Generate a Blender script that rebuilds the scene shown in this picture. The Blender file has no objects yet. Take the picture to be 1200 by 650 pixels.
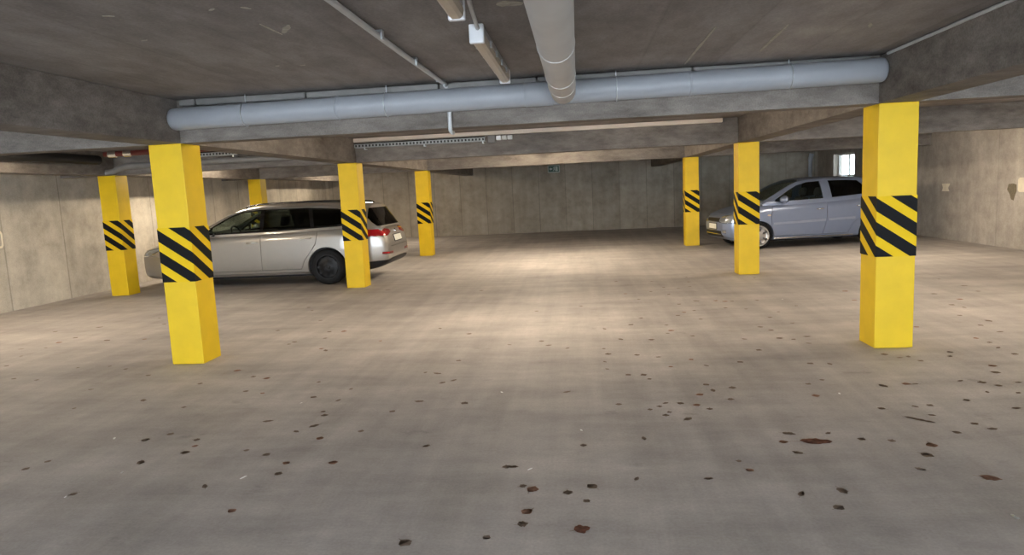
import bpy, bmesh, math, random
from mathutils import Vector, Matrix
from mathutils.bvhtree import BVHTree
random.seed(7)
COL = bpy.context.scene.collection
R = math.radians
# -- values set by eye against the photograph
LAMP = 115.0
LIT = [(-.70, 6.9), (-.75, 12.4), (-.75, 14.5), (-7.05, 6.9), (-7.0, 12.6), (-6.4, 19.9), (5.2, 6.5), (5.3, 11.7)]
SKY = (.81, .905, 1.0); SKYS = 10.0
EXPOSURE = 0.68
ESTATE_LOC = (-7.99, 12.38, 0); ESTATE_ROT = R(1.0)
HATCH_LOC = (2.988, 15.666, 0); HATCH_ROT = R(8.0)
CAMR = (-0.047512, -0.101284, 0.127005)
SMEARS = [((-1.67, 3.67), (-1.66, 3.93), .007), ((-1.64, 3.90), (-1.54, 3.74), .022), ((.90, 5.84), (.89, 4.52), .010), ((1.35, 4.59), (1.40, 5.48), .012),
          ((-2.31, 3.31), (-2.26, 3.33), .010), ((-2.46, 3.84), (-2.42, 3.83), .008), ((-1.78, 3.36), (-1.74, 3.33), .009), ((-1.61, 3.34), (-1.575, 3.38), .009),
          ((-2.10, 4.81), (-2.07, 4.80), .011), ((-1.93, 4.84), (-1.89, 4.83), .011), ((1.90, 4.74), (1.94, 4.86), .012), ((-.165, 4.13), (-.14, 4.15), .012), ((-.38, 3.62), (-.25, 3.66), .05)]
LEAVES = '''-5.73,8.65 -6.19,8.09 -6.02,7.45 -6.03,7.2 -6.25,6.9 -5.94,6.55 -5.02,7.26 -5.36,8.18 -4.86,5.99 -4.3,5.9 -4.55,6.02 -5.21,5.63 -4.93,5.57 -4.15,5.23 -3.91,5.65 -3.12,5.75 -2.86,5.53 -3.24,5.34 
-2.71,5.09 -3.45,4.89 -3,4.7 -3.9,4.72 -5.73,6.13 -5.47,7.25 -5.97,6.93 -6.63,7.88 -3.09,10.63 -3.82,9.15 -3.67,8.89 -3.55,7.55 -3.09,6.8 -3.07,6.9 -2.64,6.55 -2.56,6.46 -2.87,7.4 -2.7,7.4 -2.11,6.84 
-1.59,7.41 -1.21,7.08 -0.72,6.52 -1.12,5.93 -1.23,5.51 -1.05,5.29 -1.34,5.55 -1.13,5.23 -2.71,5.47 -2.19,5.32 -1.84,5.1 -2.54,5.03 -2.07,4.9 -1.84,4.81 -1.21,4.75 -0.86,4.69 -1.86,4.55 -1.35,4.53 
-1.52,10.24 -2.79,7.05 -3.25,8.12 0.97,9.6 1.18,9.32 1.19,9.97 0.61,9.48 0.75,8.99 1.38,9.82 1.56,9.95 1.62,10.44 1.44,8.72 1.2,8.52 1.31,8.06 1.68,8.69 1.78,8.62 1.86,8.61 1.69,8.17 1.9,8.06 
2.17,8.63 1.08,7.78 1.29,7.53 0.89,7.26 0.9,6.98 0.85,6.85 0.52,7.33 0.23,7.15 0.37,6.63 0.66,6.58 -0.41,6.64 -0.33,6.45 -0.15,6.31 0.19,6.26 0.22,6.05 0.18,5.78 0.19,5.54 0.47,5.99 0.65,5.9 
0.71,5.57 0.91,5.79 1,5.58 1.52,6.51 1.54,6.07 1.29,5.67 1.07,4.95 0.92,4.89 0.9,5.04 1,4.68 0.81,4.8 0.35,5.35 0.5,5.22 0.47,5.34 -0.13,4.92 0.43,4.49 0.5,4.55 0.23,4.61 0.55,4.43 0.55,4.62 1.07,6.7 
-0.56,8.33 -0.01,8.59 0.66,7.69 1.18,7.97 1.8,7.04 0.55,10.75 1.09,10.62 2.63,10.62 1.67,10.98 0.65,4.61 0.75,4.57 0.82,4.48 4.94,9.9 4.92,9.25 4.85,8.8 4.29,8.71 4.37,8.29 4.11,7.95 4.15,7.78 
3.99,7.04 3.81,6.85 3.81,6.55 3.48,6.32 3.5,6.15 3.46,5.96 3.02,5.85 2.95,5.71 3.46,5.74 3.1,5.4 3.02,5.22 3.02,4.96 2.67,5.02 2.7,4.75 2.85,4.89 2.48,4.58 2.21,4.49 2.11,4.47 1.89,4.44 2.11,4.93 
2.28,4.97 2.34,4.97 2.68,4.41 2.88,4.72 1.82,5.58 1.96,5.55 1.75,5.11 1.62,5.01 1.58,4.73 1.95,6.45 2.03,6.28 1.84,6.51 1.86,6.87 2.16,7.19 2.5,8.18 2.2,7.83 2.03,7.53 3.25,8.43 2.56,5.7 2.49,5.82 
2.64,5.73 2.67,5.59 2.1,6.55 3.4,9.12 3.22,6.85 3.88,7.35 2.79,4.97 -2.75,4.13 -2.86,4.03 -2.5,4.02 -2.45,3.91 -2.45,3.8 -2.64,3.65 -3.26,3.68 -3.31,3.57 -2.74,3.23 -2.07,3.83 -1.75,3.04 -2.05,3.32 
-2.18,4.36 -1.82,4.47 -1.81,4.25 -1.68,4.02 -1.89,4.15 -1.91,3.76 -1.73,3.63 -0.96,3.87 -0.44,3.55 -1.45,4.14 -1.45,3.63 -0.8,2.74 -1.71,3.48 -0.45,2.79 0.52,4.37 0.65,4.29 0.34,3.96 -0.02,3.86 
0.25,3.39 0.61,3.39 0.81,3.61 0.84,3.49 -0.33,3.31 -0.28,3.27 0.02,3.3 -0.1,3.23 -0.29,3.03 -0.01,3.14 -0.3,2.91 -0.4,3.55 1.41,4.01 1.12,3.88 1.15,3.72 1.56,3.91 1.71,3.88 1.89,3.81 1.8,3.67 
1.68,3.49 2.12,4 2.29,4.14 2.34,4.05 1.13,3.07 1.01,3.21 2.13,4.3 1.21,3.24 1.19,4.01'''
SCRAPS = [(-2.11, 4.76), (-0.62, 4.94), (-3.1, 4.06), (-2.66, 3.51), (-2.76, 3.2), (-1.89, 3.43), (-0.03, 4.11), (-0.31, 3.52), (1.75, 4.77), (2.48, 8.65), (1.83, 2.98), (-5.81, 10.77)]

# ------------------------------------------------------------------ materials
def new_mat(name):
    m = bpy.data.materials.new(name)
    m.use_nodes = True
    nt = m.node_tree
    return m, nt, nt.nodes['Principled BSDF']

def plain(name, col, rough=0.5, metal=0.0, coat=0.0, spec=0.5, vary=0.06, scale=9.0):
    """flat colour with a faint procedural mottling"""
    m, nt, b = new_mat(name)
    N, Lk = nt.nodes, nt.links
    tc = N.new('ShaderNodeTexCoord')
    ns = N.new('ShaderNodeTexNoise'); ns.inputs['Scale'].default_value = scale; ns.inputs['Detail'].default_value = 4
    rp = N.new('ShaderNodeValToRGB')
    rp.color_ramp.elements[0].position = .3; rp.color_ramp.elements[1].position = .7
    rp.color_ramp.elements[0].color = tuple(c*(1-vary) for c in col[:3])+(1,)
    rp.color_ramp.elements[1].color = tuple(min(1, c*(1+vary)) for c in col[:3])+(1,)
    Lk.new(tc.outputs['Object'], ns.inputs['Vector']); Lk.new(ns.outputs['Fac'], rp.inputs['Fac'])
    Lk.new(rp.outputs['Color'], b.inputs['Base Color'])
    b.inputs['Roughness'].default_value = rough; b.inputs['Metallic'].default_value = metal
    b.inputs['Coat Weight'].default_value = coat; b.inputs['Coat Roughness'].default_value = .06
    b.inputs['Specular IOR Level'].default_value = spec
    return m

def emitter(name, col, strength):
    m, nt, b = new_mat(name)
    b.inputs['Base Color'].default_value = (.8, .8, .8, 1)
    b.inputs['Emission Color'].default_value = tuple(col)+(1,)
    b.inputs['Emission Strength'].default_value = strength
    return m

def concrete(name, c0, c1, c2, scale=1.0, rough=.75, spec=.3, stretch=(1, 1, 1), speck=.5, bump=.15,
             joints=None, joint_axis=0, streak=0.0, boards=None):
    """mottled concrete: two noise octaves, fine pores, optional vertical panel joints / board marks"""
    m, nt, b = new_mat(name)
    N, Lk = nt.nodes, nt.links
    tc = N.new('ShaderNodeTexCoord')
    mp = N.new('ShaderNodeMapping'); mp.inputs['Scale'].default_value = stretch
    Lk.new(tc.outputs['Object'], mp.inputs['Vector'])
    n1 = N.new('ShaderNodeTexNoise'); n1.inputs['Scale'].default_value = .55*scale; n1.inputs['Detail'].default_value = 7; n1.inputs['Roughness'].default_value = .62
    n2 = N.new('ShaderNodeTexNoise'); n2.inputs['Scale'].default_value = 3.1*scale; n2.inputs['Detail'].default_value = 8; n2.inputs['Roughness'].default_value = .7
    n3 = N.new('ShaderNodeTexNoise'); n3.inputs['Scale'].default_value = 60*scale; n3.inputs['Detail'].default_value = 3
    for n in (n1, n2): Lk.new(mp.outputs['Vector'], n.inputs['Vector'])
    Lk.new(tc.outputs['Object'], n3.inputs['Vector'])
    r1 = N.new('ShaderNodeValToRGB')
    e = r1.color_ramp.elements
    e[0].position = .33; e[0].color = c0+(1,)
    e[1].position = .68; e[1].color = c2+(1,)
    k = e.new(.5); k.color = c1+(1,)
    mix = N.new('ShaderNodeMath'); mix.operation = 'MULTIPLY_ADD'; mix.inputs[1].default_value = .55
    Lk.new(n2.outputs['Fac'], mix.inputs[0])
    half = N.new('ShaderNodeMath'); half.operation = 'MULTIPLY'; half.inputs[1].default_value = .45
    Lk.new(n1.outputs['Fac'], half.inputs[0]); Lk.new(half.outputs[0], mix.inputs[2])
    Lk.new(mix.outputs[0], r1.inputs['Fac'])
    col = r1.outputs['Color']
    mr = N.new('ShaderNodeMapRange'); mr.inputs[1].default_value = .3; mr.inputs[2].default_value = .7
    mr.inputs[3].default_value = 1-.22*speck; mr.inputs[4].default_value = 1+.12*speck
    Lk.new(n3.outputs['Fac'], mr.inputs[0])
    mm = N.new('ShaderNodeMixRGB'); mm.blend_type = 'MULTIPLY'; mm.inputs[0].default_value = 1
    Lk.new(col, mm.inputs[1]); Lk.new(mr.outputs[0], mm.inputs[2]); col = mm.outputs[0]
    if streak:
        mp2 = N.new('ShaderNodeMapping')
        mp2.inputs['Scale'].default_value = (4, 4, .25)
        Lk.new(tc.outputs['Object'], mp2.inputs['Vector'])
        n4 = N.new('ShaderNodeTexNoise'); n4.inputs['Scale'].default_value = 1.0; n4.inputs['Detail'].default_value = 5
        Lk.new(mp2.outputs['Vector'], n4.inputs['Vector'])
        m4 = N.new('ShaderNodeMapRange'); m4.inputs[1].default_value = .35; m4.inputs[2].default_value = .65
        m4.inputs[3].default_value = 1-streak; m4.inputs[4].default_value = 1+streak*.6
        Lk.new(n4.outputs['Fac'], m4.inputs[0])
        mx = N.new('ShaderNodeMixRGB'); mx.blend_type = 'MULTIPLY'; mx.inputs[0].default_value = 1
        Lk.new(col, mx.inputs[1]); Lk.new(m4.outputs[0], mx.inputs[2]); col = mx.outputs[0]
    if joints or boards:
        sp = N.new('ShaderNodeSeparateXYZ'); Lk.new(tc.outputs['Object'], sp.inputs[0])
        period, offset, depth = joints if joints else boards
        ax = sp.outputs[joint_axis]
        a = N.new('ShaderNodeMath'); a.operation = 'ADD'; a.inputs[1].default_value = offset; Lk.new(ax, a.inputs[0])
        d = N.new('ShaderNodeMath'); d.operation = 'DIVIDE'; d.inputs[1].default_value = period; Lk.new(a.outputs[0], d.inputs[0])
        fl = N.new('ShaderNodeMath'); fl.operation = 'FLOOR'; Lk.new(d.outputs[0], fl.inputs[0])
        wn = N.new('ShaderNodeTexWhiteNoise'); wn.noise_dimensions = '1D'; Lk.new(fl.outputs[0], wn.inputs['W'])
        pm = N.new('ShaderNodeMapRange'); pm.inputs[3].default_value = .9; pm.inputs[4].default_value = 1.08
        Lk.new(wn.outputs['Value'], pm.inputs[0])
        mx = N.new('ShaderNodeMixRGB'); mx.blend_type = 'MULTIPLY'; mx.inputs[0].default_value = 1
        Lk.new(col, mx.inputs[1]); Lk.new(pm.outputs[0], mx.inputs[2]); col = mx.outputs[0]
        fr = N.new('ShaderNodeMath'); fr.operation = 'FRACT'; Lk.new(d.outputs[0], fr.inputs[0])
        cp = N.new('ShaderNodeMath'); cp.operation = 'COMPARE'; cp.inputs[1].default_value = .5; cp.inputs[2].default_value = .5-.012/period
        Lk.new(fr.outputs[0], cp.inputs[0])
        jm = N.new('ShaderNodeMapRange'); jm.inputs[3].default_value = depth; jm.inputs[4].default_value = 1
        Lk.new(cp.outputs[0], jm.inputs[0])
        mx = N.new('ShaderNodeMixRGB'); mx.blend_type = 'MULTIPLY'; mx.inputs[0].default_value = 1
        Lk.new(col, mx.inputs[1]); Lk.new(jm.outputs[0], mx.inputs[2]); col = mx.outputs[0]
    Lk.new(col, b.inputs['Base Color'])
    b.inputs['Roughness'].default_value = rough
    b.inputs['Specular IOR Level'].default_value = spec
    if bump:
        bp = N.new('ShaderNodeBump'); bp.inputs['Strength'].default_value = bump; bp.inputs['Distance'].default_value = .01
        Lk.new(n2.outputs['Fac'], bp.inputs['Height']); Lk.new(bp.outputs['Normal'], b.inputs['Normal'])
    return m

def floor_mat():
    """power-floated slab with pale scuffs, tyre smears and damp patches"""
    m, nt, b = new_mat('floor_concrete')
    N, Lk = nt.nodes, nt.links
    tc = N.new('ShaderNodeTexCoord')
    def noise(sc, det, rough, stretch=(1, 1, 1), rot=0):
        mp = N.new('ShaderNodeMapping'); mp.inputs['Scale'].default_value = stretch; mp.inputs['Rotation'].default_value = (0, 0, rot)
        Lk.new(tc.outputs['Object'], mp.inputs['Vector'])
        n = N.new('ShaderNodeTexNoise'); n.inputs['Scale'].default_value = sc; n.inputs['Detail'].default_value = det; n.inputs['Roughness'].default_value = rough
        Lk.new(mp.outputs['Vector'], n.inputs['Vector'])
        return n.outputs['Fac']
    def mulmap(col, fac, lo, hi, a, c):
        mr = N.new('ShaderNodeMapRange'); mr.inputs[1].default_value = lo; mr.inputs[2].default_value = hi
        mr.inputs[3].default_value = a; mr.inputs[4].default_value = c
        Lk.new(fac, mr.inputs[0])
        mx = N.new('ShaderNodeMixRGB'); mx.blend_type = 'MULTIPLY'; mx.inputs[0].default_value = 1
        Lk.new(col, mx.inputs[1]); Lk.new(mr.outputs[0], mx.inputs[2])
        return mx.outputs[0]
    rp = N.new('ShaderNodeValToRGB')
    rp.color_ramp.elements[0].position = .3; rp.color_ramp.elements[0].color = (.362, .333, .320, 1)
    rp.color_ramp.elements[1].position = .72; rp.color_ramp.elements[1].color = (.525, .483, .450, 1)
    Lk.new(noise(.5, 8, .6), rp.inputs['Fac'])
    col = rp.outputs['Color']
    col = mulmap(col, noise(1.6, 6, .65, (.45, 1.6, 1), .25), .35, .68, .80, 1.07)   # wide cross smears
    col = mulmap(col, noise(1.3, 6, .6, (3.0, .22, 1), .1), .38, .66, .88, 1.06)     # lengthwise tyre tracks
    col = mulmap(col, noise(9, 6, .7), .3, .7, .93, 1.05)
    col = mulmap(col, noise(70, 3, .6), .3, .7, .90, 1.07)
    col = mulmap(col, noise(3.3, 5, .62, (.8, 1.3, 1), .8), .64, .72, 1.0, .80)      # damp spots
    Lk.new(col, b.inputs['Base Color'])
    rr = N.new('ShaderNodeMapRange'); rr.inputs[3].default_value = .55; rr.inputs[4].default_value = .8
    Lk.new(noise(2.2, 5, .6), rr.inputs[0]); Lk.new(rr.outputs[0], b.inputs['Roughness'])
    b.inputs['Specular IOR Level'].default_value = .28
    bp = N.new('ShaderNodeBump'); bp.inputs['Strength'].default_value = .08; bp.inputs['Distance'].default_value = .004
    Lk.new(noise(30, 5, .6), bp.inputs['Height']); Lk.new(bp.outputs['Normal'], b.inputs['Normal'])
    return m

def glass_mat(name, tint, refl=.5):
    """tinted car glass: see-through tint with a mirror-like surface reflection"""
    m = bpy.data.materials.new(name); m.use_nodes = True
    nt = m.node_tree; N, Lk = nt.nodes, nt.links
    N.remove(N['Principled BSDF'])
    tr = N.new('ShaderNodeBsdfTransparent'); tr.inputs[0].default_value = tint+(1,)
    gl = N.new('ShaderNodeBsdfGlossy'); gl.inputs['Roughness'].default_value = .04; gl.inputs[0].default_value = (refl, refl, refl, 1)
    fr = N.new('ShaderNodeFresnel'); fr.inputs[0].default_value = 1.5
    mx = N.new('ShaderNodeMixShader')
    ge = N.new('ShaderNodeNewGeometry')
    fr2 = N.new('ShaderNodeMath'); fr2.operation = 'SUBTRACT'; fr2.use_clamp = True
    Lk.new(fr.outputs[0], fr2.inputs[0]); Lk.new(ge.outputs['Backfacing'], fr2.inputs[1])
    Lk.new(fr2.outputs[0], mx.inputs[0]); Lk.new(tr.outputs[0], mx.inputs[1]); Lk.new(gl.outputs[0], mx.inputs[2])
    Lk.new(mx.outputs[0], N['Material Output'].inputs['Surface'])
    return m

def stripe_mat():
    """yellow wrap with slanting black bars that run on round the corner; u (metres round the pillar) and v in the UV map"""
    m, nt, b = new_mat('hazard_stripes')
    N, Lk = nt.nodes, nt.links
    uv = N.new('ShaderNodeUVMap'); uv.uv_map = 'wrap'
    sp = N.new('ShaderNodeSeparateXYZ'); Lk.new(uv.outputs[0], sp.inputs[0])
    k = N.new('ShaderNodeMath'); k.operation = 'MULTIPLY'; k.inputs[1].default_value = -.70; Lk.new(sp.outputs[0], k.inputs[0])
    s = N.new('ShaderNodeMath'); s.operation = 'ADD'; Lk.new(k.outputs[0], s.inputs[0]); Lk.new(sp.outputs[1], s.inputs[1])
    o = N.new('ShaderNodeMath'); o.operation = 'ADD'; o.inputs[1].default_value = -.012; Lk.new(s.outputs[0], o.inputs[0])
    d = N.new('ShaderNodeMath'); d.operation = 'DIVIDE'; d.inputs[1].default_value = .200; Lk.new(o.outputs[0], d.inputs[0])
    f = N.new('ShaderNodeMath'); f.operation = 'FRACT'; Lk.new(d.outputs[0], f.inputs[0])
    l = N.new('ShaderNodeMath'); l.operation = 'LESS_THAN'; l.inputs[1].default_value = .56; Lk.new(f.outputs[0], l.inputs[0])
    tc = N.new('ShaderNodeTexCoord')
    ns = N.new('ShaderNodeTexNoise'); ns.inputs['Scale'].default_value = 14; Lk.new(tc.outputs['Object'], ns.inputs['Vector'])
    yr = N.new('ShaderNodeValToRGB')
    yr.color_ramp.elements[0].color = (.62, .405, .008, 1); yr.color_ramp.elements[1].color = (.70, .47, .012, 1)
    Lk.new(ns.outputs['Fac'], yr.inputs['Fac'])
    mx = N.new('ShaderNodeMixRGB'); mx.inputs[2].default_value = (.006, .006, .0065, 1)
    Lk.new(l.outputs[0], mx.inputs[0]); Lk.new(yr.outputs[0], mx.inputs[1])
    Lk.new(mx.outputs[0], b.inputs['Base Color'])
    b.inputs['Roughness'].default_value = .55; b.inputs['Specular IOR Level'].default_value = .1
    return m

M = {}
M['floor'] = floor_mat()
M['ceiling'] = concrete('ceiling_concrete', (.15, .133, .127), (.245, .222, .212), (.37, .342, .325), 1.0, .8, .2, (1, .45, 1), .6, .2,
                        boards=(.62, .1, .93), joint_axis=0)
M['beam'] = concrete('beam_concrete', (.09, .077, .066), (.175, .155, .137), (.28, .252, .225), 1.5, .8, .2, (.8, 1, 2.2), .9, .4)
M['wall_far'] = concrete('far_wall_concrete', (.22, .19, .157), (.345, .305, .25), (.45, .40, .335), 1.0, .85, .2, (1, 1, 1), .5, .15,
                         joints=(.916, .42, .74), joint_axis=0, streak=.10)
M['wall_left'] = concrete('left_wall_concrete', (.30, .27, .225), (.46, .42, .355), (.60, .56, .48), 1.1, .85, .2, (1, 1, 1), .5, .15,
                          joints=(1.25, .3, .7), joint_axis=1, streak=.10)
M['wall_right'] = concrete('right_wall_concrete', (.30, .268, .235), (.43, .39, .345), (.57, .53, .47), 1.1, .85, .2, (1, 1, 1), .5, .15,
                           joints=(2.9, .6, .86), joint_axis=1, streak=.08)
M['yellow'] = plain('yellow_paint', (.66, .44, .010), .5, 0, 0, .3, .07, 5)
M['stripe'] = stripe_mat()
M['pvc'] = plain('grey_plastic_pipe', (.30, .318, .345), .42, 0, 0, .4, .05, 4)
M['pvc_warm'] = plain('old_grey_plastic_pipe', (.50, .49, .475), .45, 0, 0, .45, .07, 4)
M['pvc_ring'] = plain('pale_pipe_socket', (.56, .56, .55), .4, 0, 0, .5, .04)
M['trunk'] = plain('dull_grey_trunking', (.19, .183, .176), .6, .1, 0, .5, .15, 6)
M['conduit'] = plain('grey_conduit', (.46, .47, .47), .4, 0, 0, .5, .06)
M['galv'] = plain('galvanised_steel', (.52, .55, .56), .35, .7, 0, .5, .12, 20)
M['dark'] = plain('black_rubber', (.02, .02, .021), .6)
M['tyre'] = plain('tyre_rubber', (.010, .010, .0105), .8, 0, 0, .2)
M['steelrim'] = plain('black_steel_rim', (.014, .014, .015), .45, .2, 0, .3)
M['alloy'] = plain('silver_alloy', (.62, .62, .63), .3, .85)
M['hub'] = plain('hub_metal', (.3, .3, .31), .4, .6)
M['blackplastic'] = plain('black_plastic', (.012, .012, .013), .5, 0, 0, .25)
M['gloss_black'] = plain('gloss_black_trim', (.01, .01, .011), .15, 0, .5)
M['seat'] = plain('dark_seat_cloth', (.045, .045, .05), .9, vary=.2, scale=40)
M['dash'] = plain('dark_dashboard', (.03, .03, .033), .6)
M['silver'] = plain('silver_car_paint', (.31, .288, .262), .36, .5, .8, .5, .02)
M['blue'] = plain('grey_blue_car_paint', (.185, .225, .33), .36, .4, .8, .5, .02)
M['blueshade'] = plain('grey_blue_moulding', (.27, .31, .42), .35, .4, .4)
M['handle'] = plain('bright_silver_handle', (.62, .59, .55), .3, .5, .8)
M['chrome'] = plain('chrome', (.85, .86, .87), .12, 1.0)
M['glass'] = glass_mat('car_window_glass', (.70, .76, .74), .9)
M['privacy'] = glass_mat('dark_car_glass', (.26, .28, .28), .8)
M['screen'] = glass_mat('windscreen_glass', (.84, .89, .87), .9)
M['lens'] = plain('clear_lamp_lens', (.30, .32, .335), .12, .5, .8)
M['red_lens'] = plain('red_lamp_lens', (.34, .008, .012), .12, 0, 1.0)
M['red_dark'] = plain('dark_red_lamp_lens', (.09, .006, .01), .12, 0, 1.0)
M['plate'] = plain('pale_number_plate', (.72, .72, .66), .4)
M['orange'] = plain('indicator_lens', (.75, .6, .45), .2, 0, .6)
M['tray'] = plain('dull_galvanised_steel', (.33, .345, .34), .5, .4, 0, .4, .12, 20)
M['tube_on'] = emitter('lit_diffuser', (1.0, .84, .63), LAMP)
M['tube_off'] = plain('unlit_diffuser', (.52, .44, .34), .35, 0, 0, .5, .06)
M['lampbody'] = plain('grey_lamp_housing', (.42, .41, .40), .4)
M['whitecap'] = plain('white_plastic_cap', (.82, .84, .87), .35)
M['beige'] = plain('beige_lit_strip', (.66, .57, .47), .5, 0, 0, .4, .08, 3)  # pale tone of the added strip that stands in for lit slab
M['maroon'] = plain('dark_red_pipe_paint', (.11, .018, .015), .4)
M['leaf'] = plain('dark_brown_leaf', (.20, .15, .118), .85, 0, 0, .2, vary=.25, scale=45)
M['leaf_rust'] = plain('rust_brown_leaf', (.27, .15, .105), .85, 0, 0, .2, vary=.25, scale=45)
M['leaf_red'] = plain('red_brown_leaf', (.20, .075, .045), .8, vary=.45, scale=30)
M['paper'] = plain('white_paper', (.85, .85, .84), .7)
M['paint_mark'] = plain('cream_wall_paint', (.72, .66, .53), .7, vary=.1)
M['mortar'] = plain('pale_mortar', (.36, .33, .275), .85, vary=.2, scale=30)
M['stain'] = plain('dark_wall_stain', (.16, .135, .09), .85, vary=.2, scale=30)
M['greensign'] = plain('green_sign_face', (.006, .06, .03), .4)
M['signwhite'] = plain('white_sign_ink', (.36, .42, .38), .5)
M['winframe'] = plain('white_window_frame', (.80, .82, .82), .4)
M['bark'] = plain('brown_twig', (.12, .08, .05), .8)
M['foliage'] = plain('green_foliage', (.16, .32, .10), .6, vary=.3, scale=20)

# ------------------------------------------------------------------ mesh helpers
def mesh_obj(name, bm_or_me, mat=None, parent=None, smooth=False, angle=35):
    if isinstance(bm_or_me, bmesh.types.BMesh):
        me = bpy.data.meshes.new(name)
        bmesh.ops.recalc_face_normals(bm_or_me, faces=bm_or_me.faces[:])
        bm_or_me.to_mesh(me); bm_or_me.free()
    else:
        me = bm_or_me
        me.name = name
    o = bpy.data.objects.new(name, me)
    COL.objects.link(o)
    if mat is not None:
        me.materials.clear(); me.materials.append(mat)
        for p in me.polygons: p.material_index = 0
    if parent is not None: o.parent = parent
    if smooth:
        me.polygons.foreach_set('use_smooth', [True]*len(me.polygons))
        me.set_sharp_from_angle(angle=R(angle))
    return o

def empty(name, loc=(0, 0, 0), rz=0):
    o = bpy.data.objects.new(name, None); o.empty_display_size = .2
    COL.objects.link(o); o.location = loc; o.rotation_euler = (0, 0, rz)
    return o

def tag(o, label=None, cat=None, group=None, kind=None):
    if label: o['label'] = label
    if cat: o['category'] = cat
    if group: o['group'] = group
    if kind: o['kind'] = kind
    return o

def add_box(bm, x0, x1, y0, y1, z0, z1, bevel=0):
    vs = [bm.verts.new((x, y, z)) for x in (x0, x1) for y in (y0, y1) for z in (z0, z1)]
    fs = [bm.faces.new([vs[i] for i in f]) for f in ((0, 1, 3, 2), (4, 6, 7, 5), (0, 4, 5, 1), (2, 3, 7, 6), (0, 2, 6, 4), (1, 5, 7, 3))]
    if bevel:
        es = list({e for f in fs for e in f.edges})
        bmesh.ops.bevel(bm, geom=es, offset=bevel, segments=2, affect='EDGES', profile=.5)
    return bm

def box(x0, x1, y0, y1, z0, z1, bevel=0):
    return add_box(bmesh.new(), x0, x1, y0, y1, z0, z1, bevel)

def add_tube(bm, pts, r, n=16, cap=True, round_cap=0):
    """tube through points (list of vectors); r a number or per-point list"""
    pts = [Vector(p) for p in pts]
    rs = r if isinstance(r, (list, tuple)) else [r]*len(pts)
    rings = []
    up = None
    for i, p in enumerate(pts):
        d = (pts[min(i+1, len(pts)-1)]-pts[max(i-1, 0)]).normalized()
        if up is None:
            up = Vector((0, 0, 1)) if abs(d.z) < .9 else Vector((0, 1, 0))
        a = d.cross(up).normalized(); b2 = a.cross(d).normalized(); up = b2
        rings.append([bm.verts.new(p+(a*math.cos(t)+b2*math.sin(t))*rs[i]) for t in [2*math.pi*k/n for k in range(n)]])
    for i in range(len(rings)-1):
        for k in range(n):
            bm.faces.new((rings[i][k], rings[i][(k+1) % n], rings[i+1][(k+1) % n], rings[i+1][k]))
    if cap:
        bm.faces.new(rings[0][::-1]); bm.faces.new(rings[-1])
    return bm

def tube(pts, r, n=16, cap=True):
    return add_tube(bmesh.new(), pts, r, n, cap)

def lathe(profile, n=32, axis='y', closed=False):
    """profile: (radius, offset along axis) list"""
    bm = bmesh.new(); rings = []
    for r, h in profile:
        ring = []
        for k in range(n):
            t = 2*math.pi*k/n
            c, s = r*math.cos(t), r*math.sin(t)
            ring.append(bm.verts.new((c, h, s) if axis == 'y' else ((c, s, h) if axis == 'z' else (h, c, s))))
        rings.append(ring)
    m = len(rings)
    for i in range(m if closed else m-1):
        for k in range(n):
            bm.faces.new((rings[i][k], rings[i][(k+1) % n], rings[(i+1) % m][(k+1) % n], rings[(i+1) % m][k]))
    if not closed:
        bm.faces.new(rings[0]); bm.faces.new(rings[-1][::-1])
    return bm

def prism(poly, axis, a, b):
    """closed prism over a polygon; axis 'y' -> poly in (x,z), 'x' -> (y,z), 'z' -> (x,y)"""
    bm = bmesh.new()
    def P(u, v, w): return (u, w, v) if axis == 'y' else ((w, u, v) if axis == 'x' else (u, v, w))
    A = [bm.verts.new(P(u, v, a)) for u, v in poly]; B = [bm.verts.new(P(u, v, b)) for u, v in poly]
    n = len(poly)
    bm.faces.new(A); bm.faces.new(B[::-1])
    for i in range(n): bm.faces.new((A[i], B[i], B[(i+1) % n], A[(i+1) % n]))
    bmesh.ops.recalc_face_normals(bm, faces=bm.faces[:])
    return bm

def grow(poly, g):
    """offset a polygon outwards by g (works on edge normals)"""
    n = len(poly); area = sum(poly[i][0]*poly[(i+1) % n][1]-poly[(i+1) % n][0]*poly[i][1] for i in range(n))
    s = 1 if area > 0 else -1
    out = []
    for i in range(n):
        p0, p1, p2 = Vector(poly[i-1]), Vector(poly[i]), Vector(poly[(i+1) % n])
        d1, d2 = (p1-p0).normalized(), (p2-p1).normalized()
        n1, n2 = Vector((d1.y, -d1.x))*s, Vector((d2.y, -d2.x))*s
        nn = (n1+n2)
        if nn.length < 1e-4: nn = n1
        nn.normalize()
        c = max(.5, nn.dot(n1))
        q = p1+nn*(g/c)
        out.append((q.x, q.y))
    return out

def to_mesh(bm, name='tmp'):
    me = bpy.data.meshes.new(name); bm.to_mesh(me); bm.free()
    return me

def boolean(a, b, op):
    oa = bpy.data.objects.new('ta', a); ob = bpy.data.objects.new('tb', b)
    COL.objects.link(oa); COL.objects.link(ob)
    md = oa.modifiers.new('b', 'BOOLEAN'); md.operation = op; md.object = ob; md.solver = 'EXACT'
    dg = bpy.context.evaluated_depsgraph_get(); dg.update()
    me = bpy.data.meshes.new_from_object(oa.evaluated_get(dg))
    bpy.data.objects.remove(oa); bpy.data.objects.remove(ob)
    return me

def cut(rem, poly, axis, a, b, gap=.006):
    """split a piece out of a solid, leaving a panel gap round it -> (piece, remainder)"""
    piece = boolean(rem, to_mesh(prism(poly, axis, a, b)), 'INTERSECT')
    rest = boolean(rem, to_mesh(prism(grow(poly, gap) if gap else poly, axis, a-.0013, b+.0017)), 'DIFFERENCE')
    return piece, rest

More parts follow.
